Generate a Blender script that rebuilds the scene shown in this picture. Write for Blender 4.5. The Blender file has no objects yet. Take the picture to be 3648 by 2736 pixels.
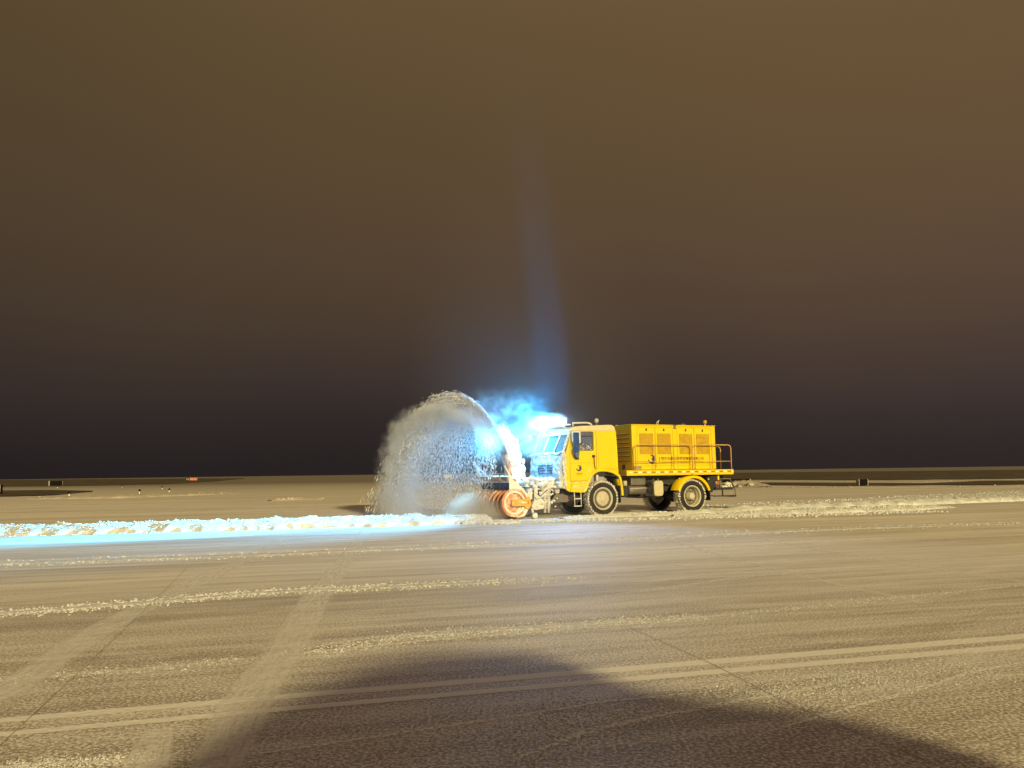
import bpy, math, random
import numpy as np
from math import sin, cos, pi, radians, atan2, hypot
from mathutils import Vector, Matrix, noise as mnoise
random.seed(7); rng = np.random.default_rng(11)
SC = bpy.context.scene
COL = SC.collection

# ------------------------------------------------------------------ camera
FPX, PITCH, ROLL, CAMH = 2845.0, .1126, .0126, 1.5
cf = Vector((0, cos(PITCH), sin(PITCH))); cr0 = Vector((1, 0, 0)); cu0 = cr0.cross(cf)
cr = cos(ROLL)*cr0 - sin(ROLL)*cu0; cu = sin(ROLL)*cr0 + cos(ROLL)*cu0
cam_d = bpy.data.cameras.new('camera'); cam = bpy.data.objects.new('camera', cam_d); COL.objects.link(cam)
cam_d.sensor_width = 36; cam_d.lens = FPX/3648*36; cam_d.clip_start = .05; cam_d.clip_end = 9000
mw = Matrix.Identity(4)
for i in range(3):
    mw[i][0] = cr[i]; mw[i][1] = cu[i]; mw[i][2] = -cf[i]
mw[2][3] = CAMH
cam.matrix_world = mw
SC.camera = cam

# ------------------------------------------------------------------ light, sky, exposure
SUN_AZ = Vector((.400, -.9165, 0)); SUN_EL = radians(17.6)
SUN_STRENGTH = 4.3
to_light = Vector((SUN_AZ.x*cos(SUN_EL), SUN_AZ.y*cos(SUN_EL), sin(SUN_EL)))
sd = bpy.data.lights.new('apron_flood_light', 'SUN'); sd.energy = SUN_STRENGTH; sd.angle = radians(2.0); sd.color = (1, .795, .37)
so = bpy.data.objects.new('apron_flood_light', sd); COL.objects.link(so)
so.rotation_euler = to_light.to_track_quat('Z', 'Y').to_euler()
world = bpy.data.worlds.new('World'); SC.world = world; world.use_nodes = True
wn = world.node_tree; wn.nodes.clear()
def N(nt, t, **k):
    n = nt.nodes.new(t)
    for a, b in k.items(): setattr(n, a, b)
    return n
o = N(wn, 'ShaderNodeOutputWorld'); bg = N(wn, 'ShaderNodeBackground'); tc = N(wn, 'ShaderNodeTexCoord')
sx = N(wn, 'ShaderNodeSeparateXYZ'); rp = N(wn, 'ShaderNodeValToRGB'); nz = N(wn, 'ShaderNodeTexNoise')
wn.links.new(tc.outputs['Generated'], sx.inputs[0])
nz.inputs['Scale'].default_value = 2.3; nz.inputs['Detail'].default_value = 3
wn.links.new(tc.outputs['Generated'], nz.inputs['Vector'])
ma = N(wn, 'ShaderNodeMath', operation='MULTIPLY_ADD'); ma.inputs[1].default_value = .075
sub = N(wn, 'ShaderNodeMath', operation='ADD'); sub.inputs[1].default_value = -.0375
wn.links.new(nz.outputs['Fac'], ma.inputs[0]); wn.links.new(sx.outputs['Z'], ma.inputs[2]); wn.links.new(ma.outputs[0], sub.inputs[0])
wn.links.new(sub.outputs[0], rp.inputs[0])
cr_ = rp.color_ramp; cr_.interpolation = 'B_SPLINE'
stops = [(0, (.0215, .0165, .0160)), (.05, (.0300, .0225, .0220)), (.10, (.046, .0320, .0275)), (.18, (.073, .0475, .0325)), (.28, (.096, .0600, .0330)), (.42, (.117, .0735, .0340)), (.56, (.135, .0840, .0370)), (1, (.22, .14, .066))]
cr_.elements[0].position = 0; cr_.elements[0].color = (*stops[0][1], 1)
cr_.elements[1].position = 1; cr_.elements[1].color = (*stops[-1][1], 1)
for p_, c_ in stops[1:-1]:
    e = cr_.elements.new(p_); e.color = (*c_, 1)
mx = N(wn, 'ShaderNodeMath', operation='MULTIPLY_ADD'); mx.inputs[1].default_value = .34; mx.inputs[2].default_value = 1.0
wn.links.new(sx.outputs['X'], mx.inputs[0])
rr = N(wn, 'ShaderNodeMath', operation='MULTIPLY_ADD'); rr.inputs[1].default_value = .05; rr.inputs[2].default_value = 1.0
wn.links.new(sx.outputs['X'], rr.inputs[0])
cb = N(wn, 'ShaderNodeCombineColor'); cb.inputs[1].default_value = 1; cb.inputs[2].default_value = 1
wn.links.new(rr.outputs[0], cb.inputs[0])
mm = N(wn, 'ShaderNodeMix', data_type='RGBA', blend_type='MULTIPLY'); mm.inputs[0].default_value = 1
wn.links.new(rp.outputs[0], mm.inputs[6]); wn.links.new(cb.outputs[0], mm.inputs[7])
wn.links.new(mm.outputs[2], bg.inputs[0]); wn.links.new(mx.outputs[0], bg.inputs[1]); wn.links.new(bg.outputs[0], o.inputs[0])
SC.view_settings.view_transform = 'Standard'; SC.view_settings.look = 'None'; SC.view_settings.exposure = 0; SC.view_settings.gamma = 1
SC.cycles.use_denoising = True
SC.cycles.max_bounces = 5; SC.cycles.diffuse_bounces = 2; SC.cycles.glossy_bounces = 2; SC.cycles.transmission_bounces = 3
SC.cycles.volume_bounces = 2; SC.cycles.transparent_max_bounces = 12
SC.cycles.sample_clamp_indirect = 4
SC.cycles.volume_max_steps = 96; SC.cycles.volume_step_rate = 1.5

# ------------------------------------------------------------------ frames of reference
TH = .446
P0 = Vector((3.1907, 28.6932, 0)); U = Vector((cos(TH), sin(TH), 0)); V = Vector((-sin(TH), cos(TH), 0))
def tw(u, v, z): return P0 + U*u + V*v + Vector((0, 0, z))
def ray(x, y): return cf + cr*((x-1824)/FPX) - cu*((y-1368)/FPX)
def rise(X, Y):
    d = Y - 60 + .25*X
    t = min(1, max(0, (d-110)/330)); t = t*t*(3-2*t)
    return 2.35*t
def ground_at(x, y, dz=0):
    "where the sight line of a surveyed point meets the terrain"
    d = ray(x, y); t = 2.0
    lo = None
    while t < 3000:
        p = Vector((0, 0, CAMH)) + d*t
        if p.z < rise(p.x, p.y) + dz: break
        lo = t; t *= 1.01
    lo = lo or 1.0; hi = t
    for _ in range(30):
        m = (lo+hi)/2; p = Vector((0, 0, CAMH)) + d*m
        if p.z < rise(p.x, p.y)+dz: hi = m
        else: lo = m
    p = Vector((0, 0, CAMH)) + d*hi
    return Vector((p.x, p.y, rise(p.x, p.y)+dz))

# ------------------------------------------------------------------ materials
def mat(name, col, rough=.6, metal=0, var=.12, vs=6, bump=0, bs=60, emis=None, estr=0, coat=0, dirt=None, dirt_amt=0, dirt_s=3, spec=.5):
    m = bpy.data.materials.new(name); m.use_nodes = True; nt = m.node_tree; b = nt.nodes['Principled BSDF']
    tc = N(nt, 'ShaderNodeTexCoord'); nz = N(nt, 'ShaderNodeTexNoise'); nz.inputs['Scale'].default_value = vs; nz.inputs['Detail'].default_value = 6
    nt.links.new(tc.outputs['Object'], nz.inputs['Vector'])
    rp = N(nt, 'ShaderNodeValToRGB'); rp.color_ramp.elements[0].position = .3; rp.color_ramp.elements[1].position = .7
    c = np.array(col)
    rp.color_ramp.elements[0].color = (*np.clip(c*(1-var), 0, 1), 1); rp.color_ramp.elements[1].color = (*np.clip(c*(1+var*.5), 0, 1), 1)
    nt.links.new(nz.outputs['Fac'], rp.inputs[0]); out = rp.outputs[0]
    if dirt:
        n2 = N(nt, 'ShaderNodeTexNoise'); n2.inputs['Scale'].default_value = dirt_s; n2.inputs['Detail'].default_value = 9; n2.inputs['Roughness'].default_value = .7
        nt.links.new(tc.outputs['Object'], n2.inputs['Vector'])
        mr = N(nt, 'ShaderNodeMapRange'); mr.inputs[1].default_value = .62-dirt_amt*.35; mr.inputs[2].default_value = .72-dirt_amt*.3
        nt.links.new(n2.outputs['Fac'], mr.inputs[0])
        mi = N(nt, 'ShaderNodeMix', data_type='RGBA'); mi.inputs[7].default_value = (*dirt, 1)
        nt.links.new(mr.outputs[0], mi.inputs[0]); nt.links.new(out, mi.inputs[6]); out = mi.outputs[2]
    nt.links.new(out, b.inputs['Base Color'])
    b.inputs['Roughness'].default_value = rough; b.inputs['Metallic'].default_value = metal; b.inputs['Coat Weight'].default_value = coat
    b.inputs['Specular IOR Level'].default_value = spec
    if bump:
        n3 = N(nt, 'ShaderNodeTexNoise'); n3.inputs['Scale'].default_value = bs; n3.inputs['Detail'].default_value = 5
        nt.links.new(tc.outputs['Object'], n3.inputs['Vector'])
        bp = N(nt, 'ShaderNodeBump'); bp.inputs['Strength'].default_value = bump; bp.inputs['Distance'].default_value = .03
        nt.links.new(n3.outputs['Fac'], bp.inputs['Height']); nt.links.new(bp.outputs[0], b.inputs['Normal'])
    if emis:
        b.inputs['Emission Color'].default_value = (*emis, 1); b.inputs['Emission Strength'].default_value = estr
    return m
SNOWC = (.74, .77, .80)
M = dict(
 yellow=mat('yellow_paint', (.83, .62, .005), .28, var=.05, vs=2, coat=.35, dirt=(.74, .64, .34), dirt_amt=.12, dirt_s=2.6),
 yellow_box=mat('yellow_housing_paint', (.84, .60, .005), .42, var=.05, vs=2, bump=.03, bs=4),
 yellow_snow=mat('yellow_paint_under_frost', (.68, .56, .14), .5, var=.15, vs=4, dirt=(.8, .76, .62), dirt_amt=.35, dirt_s=6),
 frost=mat('frosted_yellow', (.72, .60, .33), .6, var=.12, vs=5),
 seam=mat('panel_seam', (.20, .12, .005), .7, var=.1),
 louver=mat('louver_slot', (.42, .26, .008), .7, var=.2),
 slat=mat('louver_slat', (.74, .52, .05), .5),
 dark=mat('black_rubber', (.022, .021, .024), .75, var=.3, dirt=(.25, .25, .27), dirt_amt=.06, dirt_s=9),
 chassis=mat('chassis_steel', (.016, .018, .03), .6, var=.3, dirt=(.12, .12, .14), dirt_amt=.08, dirt_s=5),
 grey=mat('grey_steel', (.16, .15, .145), .5, metal=.2, var=.2, dirt=(.5, .5, .5), dirt_amt=.1),
 olive=mat('olive_steel', (.17, .15, .10), .6, var=.2, dirt=(.5, .47, .4), dirt_amt=.12),
 tyre=mat('tyre_rubber', (.02, .018, .022), .8, var=.3, dirt=(.5, .48, .46), dirt_amt=-.05, dirt_s=10),
 tread=mat('tyre_tread_with_packed_snow', (.03, .028, .03), .85, var=.3, dirt=(.78, .76, .72), dirt_amt=.75, dirt_s=12),
 rim=mat('cream_rim_paint', (.56, .52, .42), .5, var=.15, dirt=(.3, .28, .24), dirt_amt=.1, dirt_s=7),
 cream=mat('cream_paint', (.58, .53, .36), .5, var=.06),
 orange=mat('orange_red_paint', (.60, .235, .11), .5, var=.15, dirt=(.80, .66, .58), dirt_amt=.40, dirt_s=5),
 orange_pale=mat('orange_paint_under_snow', (.74, .46, .28), .6, var=.15, dirt=(.82, .78, .74), dirt_amt=.8, dirt_s=3),
 orange_arm=mat('orange_yellow_paint', (.72, .38, .06), .5, var=.12, dirt=(.82, .62, .3), dirt_amt=.2),
 rail=mat('orange_rail_paint', (.62, .36, .12), .45, var=.1),
 snow=mat('packed_snow', SNOWC, .7, var=.08, vs=9, bump=.6, bs=30, spec=.2),
 snow_far=mat('dimmed_far_snow', (.50, .46, .40), .9, var=.2, vs=1),  # darker snow for far ridges: floodlight falloff put into the colour
 snow_line=mat('dropped_snow_crumbs', (.68, .70, .76), .8, var=.2, vs=9),
 snow_clod=mat('snow_clods', (.74, .77, .80), .7, var=.1, vs=20, bump=.4, bs=40, spec=.2),
 snow_cake=mat('caked_snow', (.76, .74, .72), .8, var=.22, vs=7, bump=.9, bs=22, spec=.2),
 navy=mat('navy_lettering', (.035, .03, .10), .5, var=.05),
 brown=mat('faded_brown_lettering', (.11, .05, .02), .6, var=.1),
 tape_w=mat('white_reflective_tape', (.86, .80, .66), .3, var=.05),
 tape_r=mat('amber_reflective_tape', (.42, .22, .01), .35, var=.05),
 black=mat('black_plastic', (.02, .02, .024), .4, var=.2),
 mirror=mat('mirror_glass', (.03, .12, .42), .12, var=.1, metal=.5),
 interior=mat('cab_lining', (.38, .37, .45), .8, var=.1),
 white=mat('white_plastic', (.8, .78, .72), .4, var=.05),
 red_lens=mat('red_lens', (.55, .10, .03), .25, var=.1),
 amber_lens=mat('amber_lens', (.55, .34, .05), .2, var=.1),
 lamp_lens=mat('lamp_lens', (.9, .95, 1), .2, emis=(.45, .8, 1), estr=60),
 skin=mat('skin', (.42, .27, .19), .55, var=.06), cloth=mat('grey_jacket', (.5, .49, .54), .85, var=.15), hair=mat('dark_hair', (.02, .017, .015), .7),
 plate_txt=mat('plate_grey', (.36, .31, .22), .5, var=.1),
 sign_red=mat('sign_red_face', (.50, .13, .04), .5, var=.1), sign_black=mat('sign_black', (.010, .009, .010), .8, spec=.05), sign_back=mat('sign_end_grey', (.5, .47, .4), .6),
 sign_amber=mat('sign_amber_face', (.62, .44, .22), .5, var=.05),
 concrete=mat('concrete_kerb', (.36, .33, .28), .9, var=.2, bump=.3),
 grass=mat('winter_grass', (.060, .040, .021), .95, var=.5, vs=.35, dirt=(.15, .115, .07), dirt_amt=.22, dirt_s=.09),
 van=mat('van_dark_paint', (.05, .05, .055), .4, coat=.3), van_glass=mat('van_glass', (.02, .02, .03), .1),
)
def glass_mat(name, tint, alpha):
    m = bpy.data.materials.new(name); m.use_nodes = True; nt = m.node_tree; nt.nodes.clear()
    o = N(nt, 'ShaderNodeOutputMaterial'); mi = N(nt, 'ShaderNodeMixShader'); t = N(nt, 'ShaderNodeBsdfTransparent'); g = N(nt, 'ShaderNodeBsdfPrincipled')
    tc = N(nt, 'ShaderNodeTexCoord'); nz = N(nt, 'ShaderNodeTexNoise'); nz.inputs['Scale'].default_value = 5; nz.inputs['Detail'].default_value = 6
    nt.links.new(tc.outputs['Object'], nz.inputs['Vector'])
    mr = N(nt, 'ShaderNodeMapRange'); mr.inputs[1].default_value = .35; mr.inputs[2].default_value = .75; mr.inputs[3].default_value = alpha*.6; mr.inputs[4].default_value = min(1, alpha*1.7)
    nt.links.new(nz.outputs['Fac'], mr.inputs[0]); nt.links.new(mr.outputs[0], mi.inputs[0])
    g.inputs['Base Color'].default_value = (*tint, 1); g.inputs['Roughness'].default_value = .12
    t.inputs[0].default_value = (.9, .93, .96, 1)
    nt.links.new(t.outputs[0], mi.inputs[1]); nt.links.new(g.outputs[0], mi.inputs[2]); nt.links.new(mi.outputs[0], o.inputs[0])
    return m
M['glass'] = glass_mat('side_window_glass', (.20, .21, .30), .22)
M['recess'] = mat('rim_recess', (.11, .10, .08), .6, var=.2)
M['ws_glass'] = glass_mat('frosted_windshield_glass', (.22, .38, .46), .34)

# ------------------------------------------------------------------ mesh helpers
class MB:
    def __init__(s): s.v = []; s.f = []; s.sm = []
    def add(s, vs, fs, smooth=False):
        b = len(s.v); s.v += [tuple(p) for p in vs]; s.f += [tuple(b+i for i in f) for f in fs]; s.sm += [smooth]*len(fs); return s
    def box(s, a, b):
        (x0, y0, z0), (x1, y1, z1) = a, b
        return s.add([(x0, y0, z0), (x1, y0, z0), (x1, y1, z0), (x0, y1, z0), (x0, y0, z1), (x1, y0, z1), (x1, y1, z1), (x0, y1, z1)],
                     [(0, 3, 2, 1), (4, 5, 6, 7), (0, 1, 5, 4), (1, 2, 6, 5), (2, 3, 7, 6), (3, 0, 4, 7)])
    def prism(s, pts, v0, v1, smooth=False):       # outline in (u, z), pushed along v
        n = len(pts); ar = sum(pts[i][0]*pts[(i+1) % n][1]-pts[(i+1) % n][0]*pts[i][1] for i in range(n))
        if ar < 0: pts = pts[::-1]
        vs = [(p[0], v0, p[1]) for p in pts] + [(p[0], v1, p[1]) for p in pts]
        fs = [tuple(range(n)), tuple(range(2*n-1, n-1, -1))] + [(i, i+n, (i+1) % n+n, (i+1) % n) for i in range(n)]
        return s.add(vs, fs, smooth)
    def tube(s, pts, r, n=8, cap=True):
        pts = [Vector(p) for p in pts]; rs = r if isinstance(r, (list, tuple)) else [r]*len(pts)
        rings = []; prev = None
        for i, p in enumerate(pts):
            t = (pts[min(i+1, len(pts)-1)]-pts[max(i-1, 0)]).normalized()
            if prev is None: a = t.orthogonal().normalized()
            else: a = (prev - t*prev.dot(t)); a = a.normalized() if a.length > 1e-6 else t.orthogonal().normalized()
            prev = a; b = t.cross(a)
            rings.append([p+(a*cos(2*pi*k/n)+b*sin(2*pi*k/n))*rs[i] for k in range(n)])
        vs = [q for r_ in rings for q in r_]; fs = []
        for i in range(len(pts)-1):
            for k in range(n): fs.append((i*n+k, i*n+(k+1) % n, (i+1)*n+(k+1) % n, (i+1)*n+k))
        if cap: fs += [tuple(range(n-1, -1, -1)), tuple((len(pts)-1)*n+k for k in range(n))]
        return s.add(vs, fs, True)
    def lathe(s, prof, c, n=40, axis='v', a0=0, a1=2*pi):   # prof [(offset along axis, radius)]
        full = abs(a1-a0-2*pi) < 1e-6; m = n if full else n+1; vs = []; fs = []
        for (h, r) in prof:
            for k in range(m):
                a = a0+(a1-a0)*k/n
                if axis == 'v': vs.append((c[0]+r*cos(a), c[1]+h, c[2]+r*sin(a)))
                elif axis == 'z': vs.append((c[0]+r*cos(a), c[1]+r*sin(a), c[2]+h))
                else: vs.append((c[0]+h, c[1]+r*cos(a), c[2]+r*sin(a)))
        for i in range(len(prof)-1):
            for k in range(n):
                k2 = (k+1) % m
                fs.append((i*m+k, i*m+k2, (i+1)*m+k2, (i+1)*m+k))
        return s.add(vs, fs, True)
    def lump(s, c, r, sq=(1, 1, 1), jit=.3, sub=0):
        vs, fs = ICO[sub]
        out = []
        for p in vs:
            k = 1+random.uniform(-jit, jit); out.append((c[0]+p[0]*r*sq[0]*k, c[1]+p[1]*r*sq[1]*k, c[2]+p[2]*r*sq[2]*k))
        return s.add(out, fs, sub > 0)
    def build(s, name, m, parent=None, bevel=0, loc=None, rot=None, sub=0, seg=2):
        me = bpy.data.meshes.new(name); me.from_pydata(s.v, [], s.f); me.validate()
        if len(me.polygons) == len(s.sm): me.polygons.foreach_set('use_smooth', s.sm)
        me.materials.append(M[m] if isinstance(m, str) else m)
        ob = bpy.data.objects.new(name, me); COL.objects.link(ob)
        if parent: ob.parent = parent
        if loc is not None: ob.location = loc
        if rot is not None: ob.rotation_euler = rot
        if bevel:
            md = ob.modifiers.new('bevel', 'BEVEL'); md.width = bevel; md.segments = seg; md.limit_method = 'ANGLE'; md.angle_limit = radians(35)
        if sub:
            md = ob.modifiers.new('sub', 'SUBSURF'); md.levels = sub; md.render_levels = sub
        return ob
import bmesh
ICO = []
for sd_ in (1, 2):
    bm = bmesh.new(); bmesh.ops.create_icosphere(bm, subdivisions=sd_, radius=1)
    bm.verts.ensure_lookup_table(); ICO.append(([tuple(v.co) for v in bm.verts], [tuple(v.index for v in f.verts) for f in bm.faces])); bm.free()
def tag(o, label, cat, group=None, kind=None):
    if label: o['label'] = label
    if cat: o['category'] = cat
    if group: o['group'] = group
    if kind: o['kind'] = kind
    return o
def empty(name, loc=(0, 0, 0), rz=0):
    o = bpy.data.objects.new(name, None); COL.objects.link(o); o.location = loc; o.rotation_euler = (0, 0, rz); return o
def struct(o, label=None): o['kind'] = 'structure'; return o
def sheet(name, outlines, m, parent=None, thick=.02, off=None):
    "flat plate with holes: outlines in (u,z), first one outer, extruded along v from off to off+thick"
    cu_ = bpy.data.curves.new(name, 'CURVE'); cu_.dimensions = '2D'; cu_.fill_mode = 'BOTH'; cu_.extrude = thick/2
    for pts in outlines:
        sp = cu_.splines.new('POLY'); sp.points.add(len(pts)-1)
        for i, p in enumerate(pts): sp.points[i].co = (p[0], p[1], 0, 1)
        sp.use_cyclic_u = True
    to = bpy.data.objects.new('tmp', cu_); COL.objects.link(to)
    dg = bpy.context.evaluated_depsgraph_get(); me = bpy.data.meshes.new_from_object(to.evaluated_get(dg)); bpy.data.objects.remove(to)
    me.transform(Matrix(((1, 0, 0, 0), (0, 0, -1, (off or 0)+thick/2), (0, 1, 0, 0), (0, 0, 0, 1))))
    me.materials.clear(); me.materials.append(M[m] if isinstance(m, str) else m)
    ob = bpy.data.objects.new(name, me); COL.objects.link(ob)
    if parent: ob.parent = parent
    return ob
def text(name, body, size, m, parent, loc, facing='v', width=None, height=None, extr=.002):
    "lettering cut as thin mesh; facing 'v' looks towards -v"
    cu_ = bpy.data.curves.new(name, 'FONT'); cu_.body = body; cu_.size = size; cu_.extrude = extr; cu_.resolution_u = 3
    to = bpy.data.objects.new('tmp', cu_); COL.objects.link(to)
    dg = bpy.context.evaluated_depsgraph_get(); me = bpy.data.meshes.new_from_object(to.evaluated_get(dg)); bpy.data.objects.remove(to)
    if width and len(me.vertices):
        xs = [v.co.x for v in me.vertices]; w = max(xs)-min(xs); x0 = min(xs)
        ys = [v.co.y for v in me.vertices]; h_ = max(ys)-min(ys); y0 = min(ys)
        for v in me.vertices:
            v.co.x = (v.co.x-x0)*width/w
            if height: v.co.y = (v.co.y-y0)*height/h_
    me.transform(Matrix(((1, 0, 0, 0), (0, 0, -1, 0), (0, 1, 0, 0), (0, 0, 0, 1))))
    me.materials.clear(); me.materials.append(M[m])
    ob = bpy.data.objects.new(name, me); COL.objects.link(ob); ob.parent = parent; ob.location = loc
    return ob

# ================================================================== GROUND
def streak_ground():
    m = bpy.data.materials.new('snow_dusted_apron'); m.use_nodes = True; nt = m.node_tree; b = nt.nodes['Principled BSDF']; L = nt.links.new
    tc = N(nt, 'ShaderNodeTexCoord')
    def nz(scale, rotz, sc, det=6, rough=.6, dist=0):
        mp = N(nt, 'ShaderNodeMapping'); mp.inputs['Rotation'].default_value = (0, 0, radians(-rotz)); 
        # rotate first, then stretch along the wheel direction
        m2 = N(nt, 'ShaderNodeMapping'); m2.inputs['Scale'].default_value = sc
        L(tc.outputs['Object'], mp.inputs[0]); L(mp.outputs[0], m2.inputs[0])
        n = N(nt, 'ShaderNodeTexNoise'); n.inputs['Scale'].default_value = scale; n.inputs['Detail'].default_value = det; n.inputs['Roughness'].default_value = rough; n.inputs['Distortion'].default_value = dist
        L(m2.outputs[0], n.inputs[0]); return n.outputs['Fac']
    def mr(x, a, b_, c=0, d=1):
        n = N(nt, 'ShaderNodeMapRange'); n.inputs[1].default_value = a; n.inputs[2].default_value = b_; n.inputs[3].default_value = c; n.inputs[4].default_value = d; L(x, n.inputs[0]); return n.outputs[0]
    def mth(op, a, b_):
        n = N(nt, 'ShaderNodeMath', operation=op)
        for i, q in enumerate((a, b_)):
            if isinstance(q, (int, float)): n.inputs[i].default_value = q
            else: L(q, n.inputs[i])
        return n.outputs[0]
    def mixc(f, a, b_):
        n = N(nt, 'ShaderNodeMix', data_type='RGBA')
        for i, q in ((0, f), (6, a), (7, b_)):
            if isinstance(q, tuple): n.inputs[i].default_value = (*q, 1)
            elif isinstance(q, (int, float)): n.inputs[i].default_value = q
            else: L(q, n.inputs[i])
        return n.outputs[2]
    wide = nz(1.0, 17, (.05, .55, 1), 5, .55, .3)
    thin = nz(1.0, 15, (.09, 3.2, 1), 7, .65, .2)
    swirl = nz(.9, 30, (.25, 1.4, 1), 5, .6, 1.6)
    grain = nz(42, 0, (1, 1, 1), 4, .7)
    fine = nz(85, 0, (1, 1, 1), 3, .7)
    s = N(nt, 'ShaderNodeSeparateXYZ'); L(tc.outputs['Object'], s.inputs[0])
    near = mr(s.outputs['Y'], 5.5, 14, .0, 1)
    dust = mth('ADD', mth('MULTIPLY', mr(wide, .32, .68), .45), mth('MULTIPLY', mr(thin, .38, .66), .45))
    dust = mth('ADD', dust, mth('MULTIPLY', mr(swirl, .45, .7), .12))
    dust = mth('ADD', dust, mth('MULTIPLY', near, .30))
    patchy = nz(1.1, 20, (.45, 1.5, 1), 6, .7, 1.2)
    dust = mth('ADD', dust, mth('MULTIPLY', mth('MULTIPLY', mth('SUBTRACT', patchy, .5), mr(near, 0, 1, 1.5, .5)), 1.0))
    # frost crystals: coarse grain close by
    gr = mth('MULTIPLY', mr(grain, .44, .60), mr(near, 0, 1, 1.25, .24))
    dust = mth('ADD', mth('SUBTRACT', dust, mr(near, 0, 1, .46, .04)), mth('SUBTRACT', gr, .12))
    dust = mr(dust, -.12, 1.0)
    base = mixc(fine, (.25, .21, .175), (.42, .36, .30))
    far_dim = mr(s.outputs['Y'], 34, 210)  # floodlight falloff painted in: ground colour darkens with distance
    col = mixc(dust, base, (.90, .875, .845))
    col = mixc(mth('MULTIPLY', far_dim, .86), col, (.13, .108, .085))
    L(col, b.inputs['Base Color']); b.inputs['Roughness'].default_value = .75; b.inputs['Specular IOR Level'].default_value = .25
    bp = N(nt, 'ShaderNodeBump'); bp.inputs['Strength'].default_value = .5; bp.inputs['Distance'].default_value = .006
    hh = mth('ADD', grain, mth('MULTIPLY', thin, .12)); L(hh, bp.inputs['Height']); L(bp.outputs[0], b.inputs['Normal'])
    return m
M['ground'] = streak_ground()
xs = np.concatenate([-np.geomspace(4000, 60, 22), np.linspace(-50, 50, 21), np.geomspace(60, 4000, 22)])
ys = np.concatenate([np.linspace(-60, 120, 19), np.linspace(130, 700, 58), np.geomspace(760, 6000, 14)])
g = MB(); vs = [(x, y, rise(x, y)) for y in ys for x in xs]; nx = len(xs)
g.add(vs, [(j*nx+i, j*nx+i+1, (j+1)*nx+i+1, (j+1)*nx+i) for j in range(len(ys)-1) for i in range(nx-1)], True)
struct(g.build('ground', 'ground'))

def dust_mat(name, col, edge=.25, cover=(.35, .6), sc=(1.2, 14), base_alpha=1.0, ribs=0, grain=.35):
    "snow film whose ragged outline follows the uv: u across 0..1, v along in metres"
    m = bpy.data.materials.new(name); m.use_nodes = True; nt = m.node_tree; nt.nodes.clear(); L = nt.links.new
    o = N(nt, 'ShaderNodeOutputMaterial'); mi = N(nt, 'ShaderNodeMixShader'); t = N(nt, 'ShaderNodeBsdfTransparent'); g = N(nt, 'ShaderNodeBsdfPrincipled')
    uv = N(nt, 'ShaderNodeUVMap'); s = N(nt, 'ShaderNodeSeparateXYZ'); L(uv.outputs[0], s.inputs[0])
    def mth(op, a, b_=0):
        n = N(nt, 'ShaderNodeMath', operation=op)
        for i, q in enumerate((a, b_)):
            if isinstance(q, (int, float)): n.inputs[i].default_value = q
            else: L(q, n.inputs[i])
        return n.outputs[0]
    e = mth('MULTIPLY', mth('MINIMUM', s.outputs[0], mth('SUBTRACT', 1, s.outputs[0])), 1/edge)   # 0 at the edges
    tc = N(nt, 'ShaderNodeTexCoord'); mp = N(nt, 'ShaderNodeMapping'); mp.inputs['Scale'].default_value = (sc[1], sc[0], 1)
    L(uv.outputs[0], mp.inputs[0])
    n1 = N(nt, 'ShaderNodeTexNoise'); n1.inputs['Scale'].default_value = 1; n1.inputs['Detail'].default_value = 7; n1.inputs['Roughness'].default_value = .7; L(mp.outputs[0], n1.inputs[0])
    n2 = N(nt, 'ShaderNodeTexNoise'); n2.inputs['Scale'].default_value = 22 if grain < .5 else 30; n2.inputs['Detail'].default_value = 4; L(tc.outputs['Object'], n2.inputs[0])
    f = mth('ADD', mth('MULTIPLY', n1.outputs['Fac'], 1-grain), mth('MULTIPLY', n2.outputs['Fac'], grain))
    f = mth('ADD', f, mth('MULTIPLY', mth('SUBTRACT', mth('MINIMUM', e, 1), 1), .35))
    if ribs:
        w = N(nt, 'ShaderNodeMath', operation='SINE'); L(mth('MULTIPLY', mth('ADD', s.outputs[1], mth('MULTIPLY', s.outputs[0], .25)), ribs), w.inputs[0])
        f = mth('ADD', f, mth('MULTIPLY', w.outputs[0], .022))
        w2 = N(nt, 'ShaderNodeMath', operation='SINE'); L(mth('MULTIPLY', s.outputs[0], 44), w2.inputs[0])
        f = mth('ADD', f, mth('MULTIPLY', w2.outputs[0], .018))
    mr = N(nt, 'ShaderNodeMapRange'); mr.inputs[1].default_value = cover[0]; mr.inputs[2].default_value = cover[1]; mr.inputs[4].default_value = base_alpha; L(f, mr.inputs[0])
    ends = N(nt, 'ShaderNodeVertexColor') if False else None
    L(mr.outputs[0], mi.inputs[0]); g.inputs['Base Color'].default_value = (*col, 1); g.inputs['Roughness'].default_value = .8
    bp = N(nt, 'ShaderNodeBump'); bp.inputs['Strength'].default_value = .6; bp.inputs['Distance'].default_value = .015; L(n2.outputs['Fac'], bp.inputs['Height']); L(bp.outputs[0], g.inputs['Normal'])
    L(t.outputs[0], mi.inputs[1]); L(g.outputs[0], mi.inputs[2]); L(mi.outputs[0], o.inputs[0])
    return m
M['film'] = dust_mat('snow_film', (.97, .96, .94), cover=(.36, .60), base_alpha=.8)
M['film_line'] = dust_mat('compacted_snow_line', (.97, .95, .92), edge=.08, cover=(.12, .32), sc=(1.5, 2), base_alpha=.92)
M['tread_film'] = dust_mat('tyre_print_snow', (.97, .95, .92), edge=.16, cover=(.26, .56), sc=(2.2, 10), base_alpha=.72, ribs=23)
M['crumb_film'] = dust_mat('crumbled_snow', (.95, .94, .92), edge=.50, cover=(.385, .48), sc=(1.6, 8), base_alpha=.9, grain=.68)
M['joint'] = mat('joint_filler', (.42, .37, .30), .9, var=.5, vs=3)

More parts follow.
